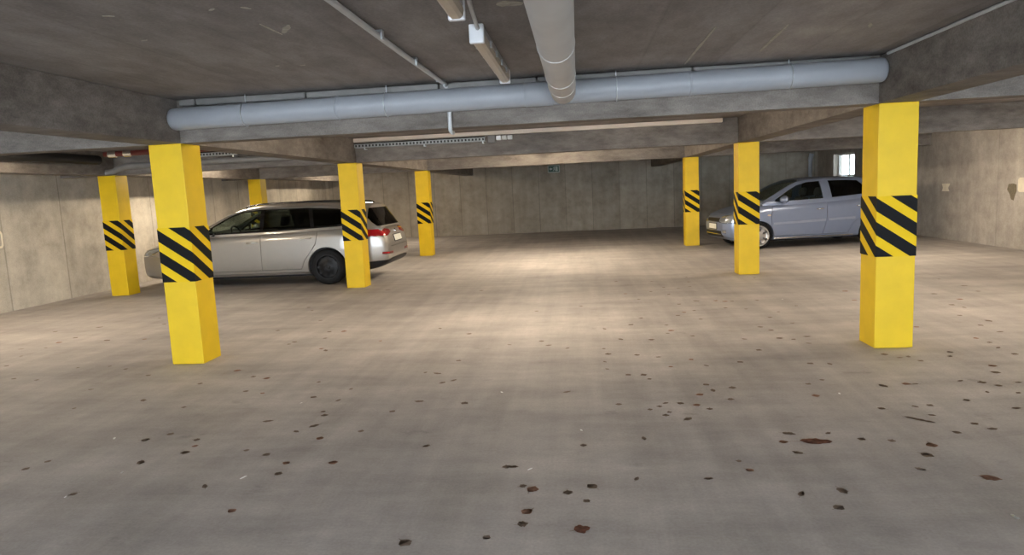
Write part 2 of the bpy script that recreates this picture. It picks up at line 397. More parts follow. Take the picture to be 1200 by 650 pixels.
def interp(table, x):
    """smooth (monotone-ish Catmull-Rom) interpolation of a table whose first column is x"""
    n = len(table)
    if x <= table[0][0]: return list(table[0][1:])
    if x >= table[-1][0]: return list(table[-1][1:])
    i = max(k for k in range(n-1) if table[k][0] <= x)
    x0, x1 = table[i][0], table[i+1][0]; h = x1-x0; t = (x-x0)/h
    out = []
    for c in range(1, len(table[0])):
        y0, y1 = table[i][c], table[i+1][c]; d = (y1-y0)/h
        def slope(k):
            if k <= 0 or k >= n-1: return None
            a = (table[k][c]-table[k-1][c])/(table[k][0]-table[k-1][0]); b = (table[k+1][c]-table[k][c])/(table[k+1][0]-table[k][0])
            if a*b <= 0: return 0.0
            return 2*a*b/(a+b)
        m0, m1 = slope(i), slope(i+1)
        if m0 is None: m0 = d
        if m1 is None: m1 = d
        t2, t3 = t*t, t*t*t
        out.append((2*t3-3*t2+1)*y0+(t3-2*t2+t)*h*m0+(-2*t3+3*t2)*y1+(t3-t2)*h*m1)
    return out

def resample(pts, k):
    """Catmull-Rom densify of an open 2-D polyline, k pieces a span"""
    out = []
    n = len(pts)
    for i in range(n-1):
        p0 = pts[max(i-1, 0)]; p1 = pts[i]; p2 = pts[i+1]; p3 = pts[min(i+2, n-1)]
        for j in range(k):
            t = j/k
            out.append(tuple(.5*((2*b)+(-a+c)*t+(2*a-5*b+4*c-d)*t*t+(-a+3*b-3*c+d)*t**3) for a, b, c, d in zip(p0, p1, p2, p3)))
    out.append(tuple(pts[-1]))
    return out

def loft(sections):
    """closed solid from closed sections: list of (x, [(y,z)...])"""
    bm = bmesh.new(); rings = [[bm.verts.new((x, y, z)) for y, z in s] for x, s in sections]
    n = len(rings[0])
    for i in range(len(rings)-1):
        for k in range(n):
            bm.faces.new((rings[i][k], rings[i][(k+1) % n], rings[i+1][(k+1) % n], rings[i+1][k]))
    bm.faces.new(rings[0][::-1]); bm.faces.new(rings[-1])
    bmesh.ops.recalc_face_normals(bm, faces=bm.faces[:])
    return bm
M['pane'] = glass_mat('window_glass', (.95, .97, .96), .8)
M['outside'] = plain('outside_ground', (.5, .48, .44), .9)

# ------------------------------------------------------------------ cars
def mirror_closed(half):
    """half section from bottom centre to top centre -> closed loop"""
    return [(y, z) for y, z in half]+[(-y, z) for y, z in half[-2:0:-1]]

def lower_section(v, inset=0):
    zb, zt, zs, W = v
    h = zs-zb
    ctl = [(0, zb), (W*.55, zb), (W-.13, zb), (W-.05, zb+.025), (W-.022, zb+.12*h), (W-.004, zb+.30*h), (W, zb+.52*h), (W-.006, zb+.76*h),
           (W-.012, zb+.86*h), (W-.030, zb+.93*h), (W-.065, zs), (W-.14, zs+.45*(zt-zs)), (W*.62, zs+.80*(zt-zs)), (W*.3, zs+.96*(zt-zs)), (0, zt)]
    return resample(ctl, 2)

def green_section(v, zbase, belt, t=0.0):
    """outer (t=0) or inner half section of the cabin, from belt to roof centre"""
    ze, zt, We, Wb = v
    We, Wb, ze, zt = We-t, Wb-t, ze-t, zt-t
    b2 = min(belt, ze-.02)
    ctl = [(Wb, zbase), (Wb-.004, b2)]
    for k in (.25, .5, .75):
        z = b2+(ze-b2)*k
        y = (Wb-.004)+(We+.012-Wb+.004)*k+.012*math.sin(math.pi*k)
        ctl.append((y, z))
    ctl += [(We+.010, ze-.022*min(1, (ze-b2)/.1)), (We-.012, ze+.004), (We*.86, ze+.45*(zt-ze)), (We*.62, ze+.80*(zt-ze)), (We*.3, ze+.97*(zt-ze)), (0, zt)]
    return resample(ctl, 2)

def frange(a, b, n): return [a+(b-a)*i/(n-1) for i in range(n)]

def make_wheel(root, x, y, r, w, side, rim_mat, spokes, hole, rimf):
    """tyre mesh (part 'wheel') with the rim as its child"""
    rr = r*rimf
    prof = [(rr, -w/2), (rr+.02, -w/2-.004), (r-.05, -w/2-.008), (r-.018, -w/2+.006), (r-.002, -w/2+.03), (r, -w/4), (r, w/4), (r-.002, w/2-.03), (r-.018, w/2-.006),
            (r-.05, w/2+.008), (rr+.02, w/2+.004), (rr, w/2)]
    tyre = mesh_obj('wheel', lathe(prof, 40, 'y', closed=True), M['tyre'], root, True)
    tyre.location = (x, y, r)
    # rim: barrel ring, holed disc and hub cap; outer face at side*w/2
    bm = bmesh.new()
    n = 60
    s = side
    def ring(rad, off): return [bm.verts.new((rad*math.cos(2*math.pi*k/n), s*off, rad*math.sin(2*math.pi*k/n))) for k in range(n)]
    rings = [ring(rr+.003, -w*.3), ring(rr+.003, w/2+.004), ring(rr-.012, w/2+.004), ring(rr-.022, w/2-.018), ring(rr*.80, w/2-.026), ring(rr*.44, w/2-.012),
             ring(rr*.40, w/2-.004), ring(rr*.20, w/2-.002), ring(rr*.17, w/2+.010), ring(.004, w/2+.012)]
    for i in range(len(rings)-1):
        for k in range(n):
            if hole(i, (k+.5)/n*spokes % 1): continue
            bm.faces.new((rings[i][k], rings[i][(k+1) % n], rings[i+1][(k+1) % n], rings[i+1][k]))
    back = [ring(rr+.001, -w*.1), ring(.01, -w*.1)]
    for k in range(n): bm.faces.new((back[0][k], back[0][(k+1) % n], back[1][(k+1) % n], back[1][k]))
    rim = mesh_obj('rim', bm, rim_mat, tyre, True, 50)
    disc = mesh_obj('brake_disc', lathe([(rr*.72, 0), (rr*.72, s*.02), (.02, s*.02)], 32, 'y'), M['hub'], tyre, True)
    disc.location = (0, -s*.01, 0)
    return tyre

def seat_mesh(w, depth, h, head=True, bench=False):
    bm = bmesh.new()
    add_box(bm, 0, depth, -w/2, w/2, 0, .17, .05)
    tmp = bmesh.new(); add_box(tmp, 0, .14, -w/2+.01, w/2-.01, 0, h, .05)
    me = to_mesh(tmp); me.transform(Matrix.Translation((depth-.06, 0, .10)) @ Matrix.Rotation(R(16), 4, 'Y')); bm.from_mesh(me)
    tops = [0] if not bench else [-w*.3, w*.3]
    if head:
        for ty in tops:
            tmp = bmesh.new(); add_box(tmp, 0, .10, ty-.13, ty+.13, h+.03, h+.21, .045)
            add_box(tmp, .04, .055, ty-.06, ty-.045, h-.05, h+.06); add_box(tmp, .04, .055, ty+.045, ty+.06, h-.05, h+.06)
            me = to_mesh(tmp); me.transform(Matrix.Translation((depth-.06, 0, .10)) @ Matrix.Rotation(R(16), 4, 'Y')); bm.from_mesh(me)
    return bm

def scale_spec(S):
    """stretch a car's tables in length and width (wheels keep their size)"""
    sx, sy = S.get('stretch', (1, 1))
    S['length'] *= sx; S['W'] *= sy
    S['axles'] = [a*sx for a in S['axles']]; S['cabin'] = [a*sx for a in S['cabin']]; S['seat'] *= sx
    S['low'] = [(t[0]*sx, t[1], t[2], t[3], t[4]*sy) for t in S['low']]
    S['gh'] = [(t[0]*sx, t[1], t[2], t[3]*sy, t[4]*sy) for t in S['gh']]
    def poly(p, ax): return [((u*sx, v) if ax == 'y' else ((u*sx, v*sy) if ax == 'z' else (u*sy, v))) for u, v in p]
    for k in ('low_parts', 'gh_parts'):
        S[k] = [(n, poly(p, ax), ax, a*(sx if ax == 'x' else 1), b*(sx if ax == 'x' else 1), m) for n, p, ax, a, b, m in S[k]]
    S['windows'] = [(n, poly(p, 'y'), m) for n, p, m in S['windows']]

def make_car(S, root):
    scale_spec(S)
    zbase, belt = S['zbase'], S['belt']
    L = S['length']
    xs = sorted(set([round(t[0], 4) for t in S['low']]+frange(.3, L-.3, 34)+[.02, .08, .2, L-.02, L-.08, L-.16]))
    low = to_mesh(loft([(x, mirror_closed(lower_section(interp(S['low'], x)))) for x in xs]))
    # cabin hollow
    c0, c1 = S['cabin']
    secs = []
    for x in frange(c0, c1, 16):
        zb, zt, zs, W = interp(S['low'], x)
        W2 = min(W-.075, interp(S['gh'], min(max(x, S['gh'][0][0]), S['gh'][-1][0]))[3]-.035)
        e = min(1, (x-c0)/.25+.55, (c1-x)/.2+.6)
        secs.append((x, [(-W2*e, zb+.14), (W2*e, zb+.14), (W2*e, 1.3), (-W2*e, 1.3)]))
    low = boolean(low, to_mesh(loft(secs)), 'DIFFERENCE')
    # wheel arches
    for wx in S['axles']:
        for s in (1, -1):
            circ = [(wx+S['arch']*math.cos(2*math.pi*k/40), S['r']+S['arch']*math.sin(2*math.pi*k/40)*1.0) for k in range(40)]
            a, b = sorted((s*.50, s*1.2))
            low = boolean(low, to_mesh(prism(circ, 'y', a, b)), 'DIFFERENCE')
            prof = [(S['arch']-.004, a if s > 0 else b), (S['arch']-.004, s*(S['W']-.10)), (S['arch']-.03, s*(S['W']-.10)), (S['arch']-.03, a if s > 0 else b)]
            ln = mesh_obj('wheel_arch_liner', half_ring(S['arch']-.003, S['arch']-.03, s*.50, s*(S['W']-.085)), M['blackplastic'], root, True)
            ln.location = (wx, 0, S['r'])
    parts = []
    for nm, poly, ax, a, b, mat in S['low_parts']:
        pc, low = cut(low, poly, ax, a, b, S.get('gap', .007))
        if len(pc.polygons): parts.append(mesh_obj(nm, pc, mat, root, True, 32))
    mesh_obj('body_shell', low, S['paint'], root, True, 32)
    # cabin: hollow shell open at the belt
    gx = sorted(set([t[0] for t in S['gh']]+frange(S['gh'][0][0], S['gh'][-1][0], 36)))
    secs = []
    for x in gx:
        v = interp(S['gh'], x)
        o = green_section(v, zbase, belt); i = green_section(v, zbase, belt, .028)
        loop = [(y, z) for y, z in o]+[(-y, z) for y, z in o[-2::-1]]
        inn = [(y, z) for y, z in i]+[(-y, z) for y, z in i[-2::-1]]
        secs.append((x, loop+inn[::-1]))
    bm = bmesh.new(); rings = [[bm.verts.new((x, y, z)) for y, z in s] for x, s in secs]
    n = len(rings[0])
    for i in range(len(rings)-1):
        for k in range(n): bm.faces.new((rings[i][k], rings[i][(k+1) % n], rings[i+1][(k+1) % n], rings[i+1][k]))
    h = n//2
    for ring in (rings[0], rings[-1]):      # close the front and rear rims between outer and inner loop
        for k in range(h-1): bm.faces.new((ring[k], ring[k+1], ring[n-2-k], ring[n-1-k]))
    bmesh.ops.recalc_face_normals(bm, faces=bm.faces[:])
    gh = to_mesh(bm)
    for nm, poly, ax, a, b, mat in S['gh_parts']:
        inner = None
        pc, gh = cut(gh, poly, ax, a, b, .001)
        if nm == 'window_trim':
            for wn, wp, wm in S['windows']:
                w, pc = cut(pc, wp, ax, a, b, .001)
                mesh_obj(wn, w, wm, root, True, 32)
        if len(pc.polygons): mesh_obj(nm, pc, mat, root, True, 32)
    mesh_obj('roof', gh, S['paint'], root, True, 32)
    # underbody
    mesh_obj('underbody', box(.5, L-.55, -S['W']+.2, S['W']-.2, .15, .27, .02), M['blackplastic'], root)
    # wheels
    for wx in S['axles']:
        for s in (1, -1):
            make_wheel(root, wx, s*(S['W']-.115), S['r'], S['tw'], s, S['rim'], S['spokes'], S['hole'], S.get('rimf', .68))
    # interior
    for s in (1, -1):
        o = mesh_obj('front_seat', seat_mesh(.50, .50, .60), M['seat'], root, True, 45); o.location = (S['seat'], s*.36, S['seatz'])
    o = mesh_obj('rear_seat', seat_mesh(1.22, .48, .58, True, True), M['seat'], root, True, 45); o.location = (S['seat']+.88, 0, S['seatz'])
    mesh_obj('dashboard', box(c0-.02, c0+.38, -.62, .62, .62, S['dashz'], .05), M['dash'], root, True, 45)
    bm = bmesh.new(); ringp = [(0, .18*math.cos(2*math.pi*k/24), .18*math.sin(2*math.pi*k/24)) for k in range(25)]
    add_tube(bm, ringp, .014, 8, False); add_tube(bm, [(0, -.17, 0), (0, .17, 0)], .016, 8); add_tube(bm, [(0, 0, 0), (-.25, 0, -.02)], .03, 8)
    o = mesh_obj('steering_wheel', bm, M['dash'], root, True); o.location = (c0+.52, -.36, S['dashz']-.02); o.rotation_euler = (0, R(-24), 0)

def half_ring(ro, ri, y0, y1, n=22):
    """upper part of a ring (wheel arch lining), thickness ro-ri, with an inner side wall"""
    bm = bmesh.new(); rows = []
    for k in range(n+1):
        t = R(-12)+R(204)*k/n
        c, s = math.cos(t), math.sin(t)
        rows.append([bm.verts.new((ro*c, y0, ro*s)), bm.verts.new((ro*c, y1, ro*s)), bm.verts.new((ri*c, y1, ri*s)), bm.verts.new((ri*c, y0, ri*s))])
    for a, b in zip(rows, rows[1:]):
        for i in range(4): bm.faces.new((a[i], a[(i+1) % 4], b[(i+1) % 4], b[i]))
    bm.faces.new(rows[0]); bm.faces.new(rows[-1][::-1])
    inner = [bm.verts.new((ro*math.cos(R(-12)+R(204)*k/n), y0+(.004 if y0 > 0 else -.004), ro*math.sin(R(-12)+R(204)*k/n))) for k in range(n+1)]
    bm.faces.new(inner)
    return bm

def surface_probe(objs):
    """raycast helper over the outer shells of a car in its own coordinates"""
    dg = bpy.context.evaluated_depsgraph_get()
    trees = [BVHTree.FromPolygons([v.co[:] for v in o.data.vertices], [p.vertices[:] for p in o.data.polygons]) for o in objs]
    def hit(o, d):
        best = None
        for t in trees:
            r = t.ray_cast(Vector(o), Vector(d))
            if r[0] is not None and (best is None or r[3] < best[3]): best = r
        return best
    return hit

def handle(hit, root, x, z, side, mat, w=.17):
    h = hit((x, side*2, z), (0, -side, 0))
    y = h[0].y
    bm = bmesh.new()
    pts = [(x-w/2, y-side*.005, z-.004), (x-w/2+.02, y+side*.026, z), (x, y+side*.034, z+.003), (x+w/2-.02, y+side*.028, z+.004), (x+w/2, y-side*.005, z+.004)]
    add_tube(bm, pts, [.010, .014, .015, .014, .010], 8)
    return mesh_obj('door_handle', bm, mat, root, True, 60)

def mirror_unit(root, x, y, z, side, mat, sx=1.0):
    """door mirror: stalk, shell and glass"""
    bm = bmesh.new()
    bmesh.ops.create_icosphere(bm, subdivisions=3, radius=1)
    for v in bm.verts:
        c = v.co
        c.x = c.x*(.10 if c.x < 0 else .028)*sx
        c.y = c.y*.115*sx*(1.0-.08*c.z); c.z *= .075*sx
    sh = mesh_obj('mirror', bm, mat, root, True, 50); sh.location = (x, y+side*.12, z+.05)
    gl = bmesh.new()
    bmesh.ops.create_circle(gl, cap_ends=True, segments=24, radius=1)
    for v in gl.verts: v.co = Vector((.030*sx, v.co.x*.098*sx, v.co.y*.060*sx))
    mesh_obj('mirror_glass', gl, M['chrome'], sh)
    st = tube([(0, -side*.16, -.055), (.0, -side*.09, -.055), (-.01, -side*.03, -.035)], [.028, .022, .024], 10)
    mesh_obj('mirror_stalk', st, M['blackplastic'], sh, True)
    return sh

def plate(root, x, z, w, h, ang, y=0):
    fr = mesh_obj('number_plate_frame', box(-.006, .006, -w/2-.015, w/2+.015, -h/2-.015, h/2+.015, .004), M['blackplastic'], root)
    fr.location = (x, y, z); fr.rotation_euler = (0, ang, 0)
    pl = mesh_obj('number_plate', box(-.009, .009, -w/2, w/2, -h/2, h/2, .003), M['plate'], fr)
    return fr

# ---- silver estate car
NOSE_GAP = .007
estate = empty('estate_car', ESTATE_LOC, ESTATE_ROT)
tag(estate, 'silver estate car with black steel wheels parked nose to the left wall', 'car')
big = 1.2
SE = dict(length=4.633, W=.895, zbase=.86, belt=.955, paint=M['silver'], r=.316, arch=.352, tw=.20, axles=(.875, 3.555), cabin=(1.2, 4.40),
    seat=1.95, seatz=.36, dashz=.94, gap=.008, rim=M['steelrim'], spokes=10, hole=lambda i, f: i == 3 and .22 < f < .78,
    low=[(0, .36, .60, .56, .50), (.015, .32, .65, .61, .57), (.05, .27, .71, .665, .66), (.12, .23, .76, .71, .75), (.30, .20, .815, .75, .83), (.60, .19, .88, .81, .882), (.90, .19, .945, .875, .894),
         (1.15, .19, .995, .905, .895), (1.5, .19, .985, .915, .895), (2.4, .19, .985, .935, .895), (3.2, .19, .995, .955, .895), (3.8, .20, 1.0, .965, .892), (4.2, .22, 1.0, .965, .868),
         (4.40, .25, .985, .945, .835), (4.50, .28, .95, .905, .80), (4.56, .31, .90, .85, .775), (4.60, .34, .80, .755, .75), (4.625, .38, .70, .66, .71), (4.633, .44, .63, .60, .64)],
    gh=[(1.08, .955, .985, .70, .79), (1.2, 1.015, 1.06, .735, .81), (1.5, 1.175, 1.23, .665, .83), (1.75, 1.295, 1.345, .625, .835), (2.0, 1.365, 1.415, .60, .835), (2.4, 1.40, 1.452, .588, .835), (3.0, 1.398, 1.452, .582, .835),
        (3.6, 1.383, 1.44, .574, .83), (4.0, 1.358, 1.418, .564, .815), (4.2, 1.335, 1.395, .556, .79), (4.29, 1.318, 1.372, .55, .77), (4.34, 1.24, 1.285, .555, .755), (4.42, 1.12, 1.16, .58, .735), (4.48, 1.02, 1.055, .60, .72), (4.52, .955, .985, .61, .71)],
    windows=[('side_window', [(1.42, .985), (1.45, 1.075), (1.76, 1.245), (1.98, 1.318), (2.33, 1.345), (2.345, 1.0)], M['glass']),
             ('side_window', [(2.415, 1.0), (2.40, 1.347), (3.05, 1.342), (3.20, 1.328), (3.275, 1.02)], M['privacy']),
             ('quarter_window', [(3.34, 1.025), (3.275, 1.325), (3.70, 1.302), (3.93, 1.25), (4.06, 1.13), (4.03, 1.075), (3.75, 1.04)], M['privacy']),
             ('quarter_window', [(1.27, .975), (1.39, .98), (1.41, 1.05)], M['glass'])])
dlo = [(1.20, .955), (1.45, 1.10), (1.74, 1.26), (1.97, 1.335), (2.32, 1.365), (3.15, 1.36), (3.72, 1.322), (3.98, 1.265), (4.12, 1.13), (4.08, 1.055), (3.78, 1.015), (2.4, .97)]
front_door = [(1.30, 1.05), (1.27, .60), (1.33, .30), (2.365, .30), (2.375, 1.05)]
rear_door = [(2.383, 1.05), (2.373, .30), (3.08, .30), (3.15, .45), (3.27, .60), (3.37, .74), (3.43, 1.05)]
lp = [('headlight', [(.05, .615), (.30, .64), (.50, .735), (.45, .765), (.10, .70)], 'y', s*.42 if s > 0 else -1.2, 1.2 if s > 0 else -.42, M['lens']) for s in (1, -1)]
lp += [('tail_light', [(s*.34, .86), (s*.34, .905), (s*.50, .935), (s*1.0, .935), (s*1.0, .815), (s*.56, .815)], 'x', 4.24, 4.8, M['red_lens']) for s in (1, -1)]
lp += [('reflector', [(s*.44, .49), (s*.44, .515), (s*.78, .53), (s*.78, .50)], 'x', 4.35, 4.8, M['red_lens']) for s in (1, -1)]
lp += [('rear_diffuser', [(-.95, .10), (-.95, .36), (-.5, .40), (.5, .40), (.95, .36), (.95, .10)], 'x', 4.05, 4.8, M['blackplastic'])]
lp += [('tailgate', [(-.56, .62), (-.60, .80), (-.58, 1.05), (.58, 1.05), (.60, .80), (.56, .62)], 'x', 4.40, 4.8, M['silver'])]
lp += [('bonnet', [(.16, -.56), (.35, -.68), (1.0, -.74), (1.16, -.72), (1.16, .72), (1.0, .74), (.35, .68), (.16, .56)], 'z', .66, 1.2, M['silver'])]
lp += [('lower_grille', [(-.62, .25), (-.62, .40), (.62, .40), (.62, .25)], 'x', -.1, .3, M['blackplastic'])]
lp += [('front_bumper', [(-.1, .10), (-.1, .60), (.30, .62), (.50, .60), (.50, .10)], 'y', -1.2, 1.2, M['silver'])]
for s in (1, -1):
    a, b = (.40, 1.2) if s > 0 else (-1.2, -.40)
    lp += [('front_door', front_door, 'y', a, b, M['silver']), ('rear_door', rear_door, 'y', a, b, M['silver']),
           ('sill_trim', [(1.24, .10), (1.24, .235), (3.19, .235), (3.19, .10)], 'y', a+(.15 if s > 0 else 0), b-(.15 if s < 0 else 0), M['silver'])]
SE['low_parts'] = lp
SE['gh_parts'] = [('window_trim', dlo, 'y', .45, 1.2, M['gloss_black']), ('window_trim', dlo, 'y', -1.2, -.45, M['gloss_black']),
    ('windscreen', [(1.13, -.64), (1.55, -.60), (1.93, -.55), (1.99, -.40), (2.0, 0), (1.99, .40), (1.93, .55), (1.55, .60), (1.13, .64), (1.05, 0)], 'z', .9, 1.6, M['screen']),
    ('rear_window', [(-.70, .99), (-.66, 1.31), (.66, 1.31), (.70, .99)], 'x', 4.27, 4.8, M['privacy']),
    ('spoiler', [(4.16, -.6), (4.16, .6), (4.5, .6), (4.5, -.6)], 'z', 1.30, 1.6, M['silver'])]
make_car(SE, estate)
kids = [o for o in bpy.data.objects if o.parent == estate]
hit = surface_probe([o for o in kids if o.name.split('.')[0] in ('body_shell', 'front_door', 'rear_door', 'tailgate', 'rear_diffuser')])
for s in (1, -1):
    doors = [o for o in kids if o.name.startswith(('front_door', 'rear_door')) and (sum(v.co.y for v in o.data.vertices) > 0) == (s > 0)]
    fd = [o for o in doors if o.name.startswith('front')][0]; rd = [o for o in doors if o.name.startswith('rear')][0]
    handle(hit, fd, 2.22, .795, s, M['handle'], .20); handle(hit, rd, 3.20, .835, s, M['handle'], .20)
    mirror_unit(estate, 1.50, s*.86, .955, s, M['silver'])
    bm = bmesh.new()
    pts = [(2.02, s*.565, 1.395), (2.12, s*.57, 1.435), (2.5, s*.56, 1.465), (3.2, s*.555, 1.463), (3.8, s*.545, 1.44), (4.0, s*.54, 1.42), (4.08, s*.535, 1.385)]
    add_tube(bm, [p+(0,) if len(p) < 3 else p for p in resample(pts, 4)], .016, 8)
    mesh_obj('roof_rail', bm, M['gloss_black'], estate, True, 60)
def rear_x(z, y=0):
    h = hit((6, y, z), (-1, 0, 0)); return h[0].x
za, zb2 = .70, .80
ang = -math.atan2(rear_x(za)-rear_x(zb2), zb2-za)
tg = [o for o in kids if o.name.startswith('tailgate')][0]
plate(estate, (rear_x(za)+rear_x(zb2))/2+.006, .745, .50, .11, ang)
bm = lathe([(.045, 0), (.045, .012), (.036, .014), (.036, .006), (.004, .006)], 28, 'x')
add_tube(bm, [(.010, -.022, .024), (.010, -.008, -.024), (.010, 0, 0), (.010, .008, -.024), (.010, .022, .024)], .004, 6)
em = mesh_obj('emblem', bm, M['chrome'], tg, True); em.location = (rear_x(.87), 0, .87); em.rotation_euler = (0, -.35, 0)

# ---- grey-blue hatchback
hatch = empty('hatchback_car', HATCH_LOC, HATCH_ROT)
tag(hatch, 'small grey-blue hatchback with silver alloy wheels parked facing left', 'car')
HB = dict(rimf=.76, stretch=(1.05, 1.04), length=3.535, W=.797, zbase=.90, belt=.985, paint=M['blue'], r=.285, arch=.318, tw=.17, axles=(.68, 3.05), cabin=(.92, 3.34),
    seat=1.45, seatz=.38, dashz=.93, gap=.008, rim=M['alloy'], spokes=7, hole=lambda i, f: i in (3, 4) and .30 < f < .70,
    low=[(0, .36, .62, .58, .46), (.015, .31, .67, .63, .53), (.05, .27, .72, .68, .60), (.12, .22, .77, .73, .67), (.30, .19, .845, .785, .745), (.55, .18, .915, .85, .785), (.80, .18, .975, .90, .796),
         (1.2, .18, 1.0, .925, .797), (2.0, .18, 1.005, .955, .797), (2.7, .19, 1.025, .99, .792), (3.1, .21, 1.03, 1.0, .775), (3.3, .24, 1.0, .965, .745), (3.42, .29, .94, .90, .705), (3.49, .34, .83, .79, .67), (3.52, .39, .72, .69, .63), (3.535, .45, .63, .61, .57)],
    gh=[(.78, .965, .99, .64, .70), (.95, 1.055, 1.105, .635, .725), (1.2, 1.205, 1.26, .605, .745), (1.45, 1.335, 1.39, .575, .75), (1.65, 1.395, 1.452, .558, .75), (2.0, 1.425, 1.482, .55, .75), (2.5, 1.418, 1.478, .545, .748),
        (3.0, 1.388, 1.448, .535, .735), (3.18, 1.358, 1.415, .527, .715), (3.25, 1.33, 1.385, .525, .70), (3.30, 1.27, 1.315, .53, .69), (3.36, 1.15, 1.19, .55, .675), (3.42, 1.01, 1.045, .57, .66)],
    windows=[])
wpoly = [[(1.02, .995), (1.05, 1.04), (1.33, 1.215), (1.52, 1.315), (1.74, 1.372), (2.005, 1.385), (2.02, 1.02)],
         [(2.205, 1.03), (2.185, 1.388), (2.55, 1.382), (2.80, 1.362), (2.93, 1.22), (2.90, 1.08)]]
fdoor = [(.98, 1.08), (.93, .60), (.97, .27), (1.985, .27), (2.07, .60), (2.08, 1.08)]
rdoor = [(2.09, 1.08), (2.08, .60), (1.995, .27), (2.52, .27), (2.62, .48), (2.78, .60), (2.87, 1.08)]
lp = [('headlight', [(s*.36, .60), (s*.40, .715), (s*.66, .76), (s*.9, .74), (s*.9, .62), (s*.60, .575)], 'x', -.1, .42, M['lens']) for s in (1, -1)]
lp += [('upper_grille', [(-.33, .615), (-.36, .675), (.36, .675), (.33, .615)], 'x', -.1, .2, M['blackplastic']),
       ('lower_grille', [(-.50, .275), (-.46, .40), (.46, .40), (.50, .275)], 'x', -.1, .25, M['blackplastic'])]
lp += [('fog_light', [(s*.52, .36), (s*.52, .42), (s*.60, .42), (s*.60, .36)], 'x', -.1, .35, M['lens']) for s in (1, -1)]
lp += [('tail_light', [(s*.52, .62), (s*.56, .98), (s*.9, .98), (s*.9, .62)], 'x', 3.22, 3.8, M['red_lens']) for s in (1, -1)]
lp += [('tailgate', [(-.50, .60), (-.50, 1.1), (.50, 1.1), (.50, .60)], 'x', 3.25, 3.8, M['blue'])]
lp += [('bonnet', [(.12, -.46), (.32, -.60), (.75, -.66), (.90, -.64), (.90, .64), (.75, .66), (.32, .60), (.12, .46)], 'z', .68, 1.2, M['blue'])]
lp += [('front_bumper', [(-.1, .10), (-.1, .60), (.25, .60), (.40, .58), (.40, .10)], 'y', -1.2, 1.2, M['blue'])]
for s in (1, -1):
    a, b = (.35, 1.2) if s > 0 else (-1.2, -.35)
    lp += [('front_door', fdoor, 'y', a, b, M['blue']), ('rear_door', rdoor, 'y', a, b, M['blue'])]
HB['low_parts'] = lp
HB['gh_parts'] = [('side_window', w, 'y', a, b, (M['glass'] if k == 0 else M['privacy'])) for a, b in ((.4, 1.2), (-1.2, -.4)) for k, w in enumerate(wpoly)]
HB['gh_parts'] += [('windscreen', [(.84, -.58), (1.25, -.56), (1.58, -.51), (1.64, -.38), (1.65, 0), (1.64, .38), (1.58, .51), (1.25, .56), (.84, .58), (.78, 0)], 'z', .92, 1.6, M['screen']),
    ('rear_window', [(-.47, 1.06), (-.46, 1.32), (.46, 1.32), (.47, 1.06)], 'x', 3.2, 3.8, M['privacy'])]
make_car(HB, hatch)
kids = [o for o in bpy.data.objects if o.parent == hatch]
hit = surface_probe([o for o in kids if o.name.split('.')[0] in ('body_shell', 'front_door', 'rear_door', 'front_bumper', 'lower_grille', 'upper_grille')])
for s in (1, -1):
    doors = [o for o in kids if o.name.startswith(('front_door', 'rear_door')) and (sum(v.co.y for v in o.data.vertices) > 0) == (s > 0)]
    fd = [o for o in doors if o.name.startswith('front')][0]; rd = [o for o in doors if o.name.startswith('rear')][0]
    handle(hit, fd, 2.03, .80, s, M['chrome'], .15); handle(hit, rd, 2.90, .835, s, M['chrome'], .15)
    mirror_unit(hatch, 1.24, s*.775, .985, s, M['blue'], 1.08)
    for dr, x0, x1, z0, z1 in ((fd, 1.02, 2.15, .53, .565), (rd, 2.215, 2.79, .567, .585)):
        bm = bmesh.new(); rows = []
        for k in range(9):
            x = x0+(x1-x0)*k/8; z = z0+(z1-z0)*k/8
            row = []
            for dz, off in ((-.026, -.004), (-.020, .012), (.020, .012), (.026, -.004)):
                h = hit((x, s*2, z+dz), (0, -s, 0)); row.append(bm.verts.new((x, h[0].y+s*off, z+dz)))
            rows.append(row)
        for p, q in zip(rows, rows[1:]):
            for i in range(3): bm.faces.new((p[i], p[i+1], q[i+1], q[i]))
            bm.faces.new((p[3], p[0], q[0], q[3]))
        bm.faces.new(rows[0]); bm.faces.new(rows[-1])
        mesh_obj('door_moulding', bm, M['blueshade'], dr)
    h = hit((.94, s*2, .71), (0, -s, 0))
    bm = bmesh.new(); bmesh.ops.create_uvsphere(bm, u_segments=16, v_segments=8, radius=1)
    for v in bm.verts: v.co = Vector((v.co.x*.04, v.co.y*.014, v.co.z*.018))
    o = mesh_obj('side_repeater', bm, M['orange'], hatch, True); o.location = (.93, h[0].y, .715)
    sk = [(1.04, s*.80, .215), (1.6, s*.812, .225), (2.3, s*.812, .225), (2.75, s*.80, .225)]
    mesh_obj('sill_strip', tube(resample(sk, 3), .014, 8), M['chrome'], hatch, True)
def front_x(z, y=0): return hit((-3, y, z), (1, 0, 0))[0].x
plate(hatch, front_x(.50)-.006, .50, .46, .11, 0)
bm = box(front_x(.335)-.006, front_x(.335)+.01, -.46, .46, .328, .342, .003)
mesh_obj('grille_bar', bm, M['chrome'], hatch)

# ------------------------------------------------------------------ setting
XLL, XL, XR = -8.142, -3.915, 2.496
W_, D_ = .318, .318
ROWS = (1.03, 6.034, 11.044, 16.414)
YB, YF = -5.5, 23.75
XWL, XWR = -8.82, 7.93
ZB, ZC = 2.067, 2.45

def struct(name, bm, mat, parent=None, smooth=False):
    o = mesh_obj(name, bm, mat, parent, smooth)
    if parent is None: o['kind'] = 'structure'
    return o

